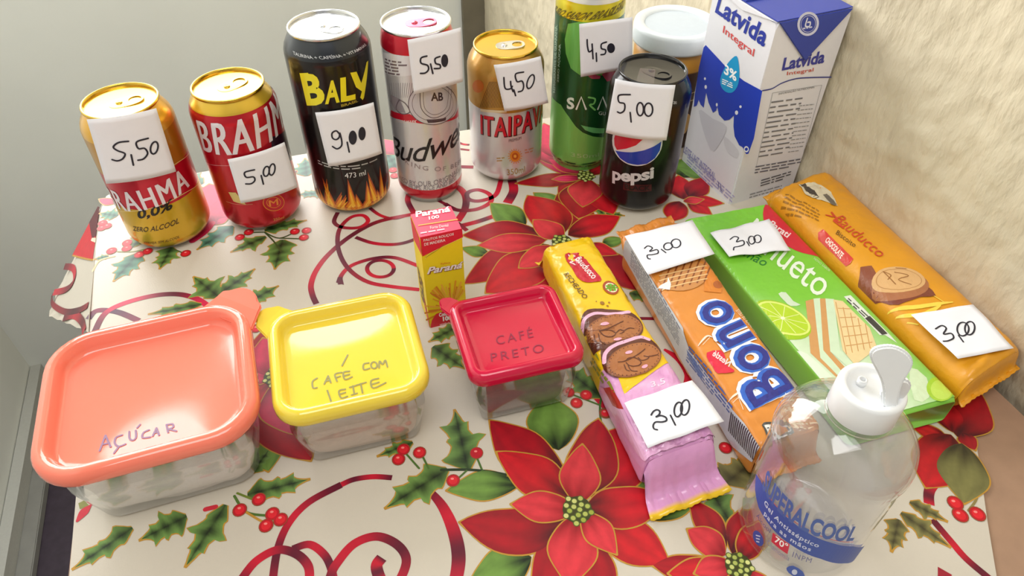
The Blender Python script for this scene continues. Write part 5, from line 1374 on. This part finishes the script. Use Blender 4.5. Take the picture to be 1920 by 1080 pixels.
A.text('NOVO SABOR', (572, 360), (636, 412), (578, 353), hx('cfe8b8'), 3)
A.build('printed_front', M_fprint, t)

# -- amber chocolate biscuit pack against the wall
qd = [onz((1806, 728), .030), onz((1903, 676), .020), onz((1553, 346), .020), onz((1446, 366), .032)]
t, art, sart, zt = pack('biscuit_pack', 'amber chocolate biscuit pack lying along the foot of the plaster wall', 'biscuit pack', qd, .040, 2.9, M_film_a, (.006, .010), .0011, 17, crimp_sp=.98, crimpz=(.45, .6))
A = art(Z14, .037)
A.poly([(508, 68), (575, 58), (640, 100), (666, 158), (610, 135), (540, 110)], hx('d9cdb0'), 2); A.poly([(514, 70), (535, 64), (572, 96), (590, 118), (555, 104)], hx('4a4038'), 3)
for k in range(8): A.stroke([(520+k*8, 74+k*7), (534+k*8, 70+k*7)], .0005, hx('3a322c'), 3.5)
A.poly([(606, 112), (622, 106), (662, 150), (655, 158), (640, 150)], hx('6a6258'), 3)
A.lines((448, 130), (590, 218), (462, 88), 5, hx('a06c14'), 2, .4, 9, 8)
rl = hx('cc4422')
A.text('Bauducco', (648, 210), (835, 370), (675, 185), rl, 3, bold=0, shear=.35)
A.stroke([(620, 190), (650, 200), (640, 180), (665, 215), (650, 215), (690, 245)], .0014, rl, 3); 
A.text('Biscoito', (660, 262), (735, 320), (668, 250), hx('5a3a12'), 3, bold=0)
A.poly([(596, 240), (612, 236), (735, 355), (726, 366), (714, 366), (600, 256)], hx('d23a2e'), 2, 1); A.text('CHOCOLATE', (624, 272), (690, 340), (634, 264), hx('f6e0d0'), 3, bold=.03)
A.poly([(764, 388), (805, 392), (830, 430), (820, 470), (800, 470), (770, 440)], hx('8a4a30'), 2, 1); A.poly([(800, 470), (860, 510), (920, 540), (1000, 525), (1060, 520), (1010, 470), (900, 440)], hx('7a3a28'), 1.8, 2)
A.ell(925, 470, 108, 55, hx('a86a44'), 2.4, .12, 26); A.ell(915, 452, 104, 48, hx('d8ab74'), 3, .12, 28)
A.stroke(ell(915, 452, 88, 38, 22, .12), .0005, hx('b8864e'), 3.6, closed=True)
for s_ in ([(850, 420), (900, 470)], [(850, 420), (880, 435), (870, 450)], [(895, 425), (950, 440), (910, 455), (960, 475)], [(900, 408), (940, 412)]): A.stroke(s_, .0008, hx('9a6636'), 4)
for s_ in ([(890, 545), (1000, 560), (1130, 545)], [(920, 570), (1010, 590), (1080, 560)], [(960, 600), (1000, 620)], [(1050, 520), (1100, 550)]): A.stroke(s_, .0034, hx('efd24e'), 1.5, taper=True)
A.build('printed_front', M_fprint, t)

# -- price papers lying on the packs
def flat_tag(label, cs, z, zz, strokes, wavy=0, width=.0011):
    tagpaper(label, cs, z, Vector((0, 0, zz)), Vector((0, 0, 1)), strokes, (), width, 0, wavy=wavy)
flat_tag('white price paper reading 3,00 on the pink end of the yellow pack', [(175, 325), (725, 138), (985, 470), (368, 690)], Z11, .0365,
         [[(393, 422), (412, 395), (440, 385), (462, 400), (455, 425), (430, 440), (470, 432), (510, 448), (515, 472), (480, 482), (430, 480), (410, 505), (415, 535), (442, 545)], [(548, 432), (588, 505)], loop(612, 380, 32, 62, .2), loop(668, 362, 34, 64, .2)], .0006, .0011)
flat_tag('white price paper reading 3,00 on the far end of the orange pack', [(97, 157), (338, 100), (418, 220), (180, 295)], Z13, .0380,
         [[(168, 200), (180, 192), (196, 200), (186, 212), (212, 206), (216, 218), (196, 224), (178, 226), (180, 238), (188, 240)], [(228, 205), (244, 216)], loop(252, 194, 16, 12, -.3), loop(280, 183, 17, 16, -.3)], .0004, .0010)
flat_tag('crumpled white price paper reading 3,00 taped on the green lime pack', [(402, 145), (612, 95), (690, 206), (470, 230)], Z13, .0290,
         [[(473, 168), (488, 160), (502, 166), (496, 178), (518, 176), (522, 188), (504, 194), (488, 196), (485, 208)], [(532, 180), (541, 192)], loop(550, 172, 12, 15, .2), loop(571, 166, 13, 15, .2)], .0009, .0010)
flat_tag('white price paper reading 3,00 on the amber pack beside the wall', [(968, 583), (1220, 540), (1385, 718), (1158, 762)], Z14, .0420,
         [[(1068, 640), (1092, 628), (1110, 640), (1100, 662), (1130, 660), (1140, 678), (1118, 690), (1098, 692)], [(1160, 668), (1180, 693)], loop(1178, 642, 24, 28, .2), loop(1206, 638, 20, 28, .2)], .0004, .0011)

# ------------------------------------------------------------------ hand gel bottle
bx_, by_, BR = .1653, .2055, .0340
t = thing('gel_bottle', 'clear hand gel bottle with a white flip cap and blue label, front right', 'bottle', (bx_, by_, 0))
M_pet = clear('clear_bottle_plastic', (.985, .985, .99, 1), .025, .03)
M_gel = clear('clear_gel', (.93, .935, .96, 1), .03, .05)
M_cap = mat('white_cap_plastic', hx('eceef0'), .3, noise_amt=.01, coat=.2)
lathe('bottle_body', [(.0, .002), (.012, .003), (.022, .0006), (.0300, .0), (.0325, .0015), (.0336, .005), (.0328, .012), (.0330, .04), (.0334, .075), (.0338, .080), (.0343, .083), (.0343, .086), (.0338, .0885), (.0325, .0935), (.0295, .0985), (.0250, .1030), (.0195, .1063), (.0152, .1085), (.0140, .1105), (.0140, .118)], M_pet, t, (bx_, by_, 0), 96)
lathe('gel', [(.0, .0035), (.028, .0035), (.0315, .006), (.0316, .04), (.0320, .074), (.0328, .085), (.0318, .0925), (.0285, .0975), (.0240, .1020), (.0185, .1053), (.0130, .1085), (0.0, .1085)], M_gel, t, (bx_, by_, 0), 72)
lathe('neck_ring', [(.0145, .1085), (.0158, .1090), (.0158, .1105), (.0145, .111)], M_pet, t, (bx_, by_, 0), 48)
cc_ = lathe('cap_collar', [(.0130, .1115), (.0152, .1115), (.0155, .1120), (.0153, .1265), (.0146, .1280), (.0135, .1284), (.0118, .1283), (.0112, .1275), (.0108, .1262), (.002, .1262), (0, .1262)], M_cap, t, (bx_, by_, 0), 64)
lathe('spout', [(.0022, .126), (.0022, .1295), (.0014, .1298), (.0013, .126)], M_cap, cc_, (bx_-.004, by_+.003, 0), 24)
# flip lid standing open
fo = Vector((bx_, by_-.007, .126)); fn = Vector((-.25, -1, .15)).normalized()
Z15 = zoomf(1360, 620, 2.3475)
op = [(690, 322), (690, 260), (682, 210), (660, 160), (638, 120), (632, 90), (650, 66), (690, 54), (735, 54), (780, 72), (812, 100), (822, 130), (808, 165), (785, 200), (768, 240), (758, 290), (752, 335), (720, 345)]
pts = [onplane(Z15(*p), fo, fn) for p in op]
pts = [Vector(p) for p in catmull([tuple(p) for p in pts], 3, True)]
fl_ = slab('flip_lid', pts, fn, .0030, M_cap, cc_)
slab('flip_lid_plug', [fo+Vector((.0065, .004, .0062))+Vector((.0062*math.cos(a), 0, .0085*math.sin(a))) for a in [2*PI*k/20 for k in range(20)]], (0, -1, .1), .004, M_cap, cc_)
azb = math.atan2(-by_, -bx_)
def buv(p):
    d = ray(p); r = BR-.0008; a = d.x**2+d.y**2; b = 2*((CAM.x-bx_)*d.x+(CAM.y-by_)*d.y); c_ = (CAM.x-bx_)**2+(CAM.y-by_)**2-r*r
    q_ = (-b-math.sqrt(max(b*b-4*a*c_, 0)))/(2*a); P_ = CAM+d*q_; an = math.atan2(P_.y-by_, P_.x-bx_)-azb; an = (an+PI) % (2*PI)-PI
    return (an*r, P_.z)
A = Art(buv, lambda u, v, l: Vector((bx_+(BR-.0004+l)*math.cos(azb+u/(BR-.0008)), by_+(BR-.0004+l)*math.sin(azb+u/(BR-.0008)), v)), Z15, base=.0001, step=.00005, cut=(.002, None))
lb = hx('3350a8')
A.poly([(140, 630), (160, 660), (185, 715), (235, 780), (300, 840), (380, 895), (470, 930), (560, 945), (618, 945), (608, 985), (580, 1018), (520, 1020), (420, 1000), (300, 945), (210, 870), (150, 775), (135, 700)], lb, 1)
A.text('SUPERALCOOL', (165, 690), (560, 920), (190, 600), hx('4560a8'), 2, bold=.035, shear=.15)
A.stroke([(200, 735), (260, 800), (350, 865), (450, 910), (560, 925)], .0006, hx('c04a5a'), 1.6)
A.text('Gel Antisséptico', (172, 765), (405, 955), (182, 742), hx('d8e0f4'), 3, bold=.015, space=1.1); A.text('para as mãos', (172, 812), (372, 972), (180, 790), hx('d8e0f4'), 3, bold=.015, space=1.15)
A.text('Álcool', (140, 815), (198, 888), (148, 795), hx('5a5a8a'), 3); A.poly([(212, 885), (285, 935), (275, 980), (205, 925)], hx('d02a4a'), 2); A.text('70°', (218, 925), (272, 962), (226, 898), WH, 3, bold=.02)
A.text('INPM', (295, 990), (375, 1018), (302, 968), hx('6a6a9a'), 3, space=1.15); A.text('Chamomila', (185, 935), (280, 1010), (192, 915), hx('8a8aa8'), 3)
A.ell(148, 912, 20, 36, hx('4050a8'), 2, -.4); A.lines((140, 930), (160, 935), (138, 890), 3, hx('d0d8f0'), 3, .4, 3, 1)
A.poly([(270, 1040), (300, 1030), (340, 1055), (348, 1085), (310, 1080), (280, 1062)], hx('3a5ab4'), 2, 2); A.ell(305, 1058, 12, 12, hx('d0d8f0'), 3)
A.build('printed_label', M_inkp, t)
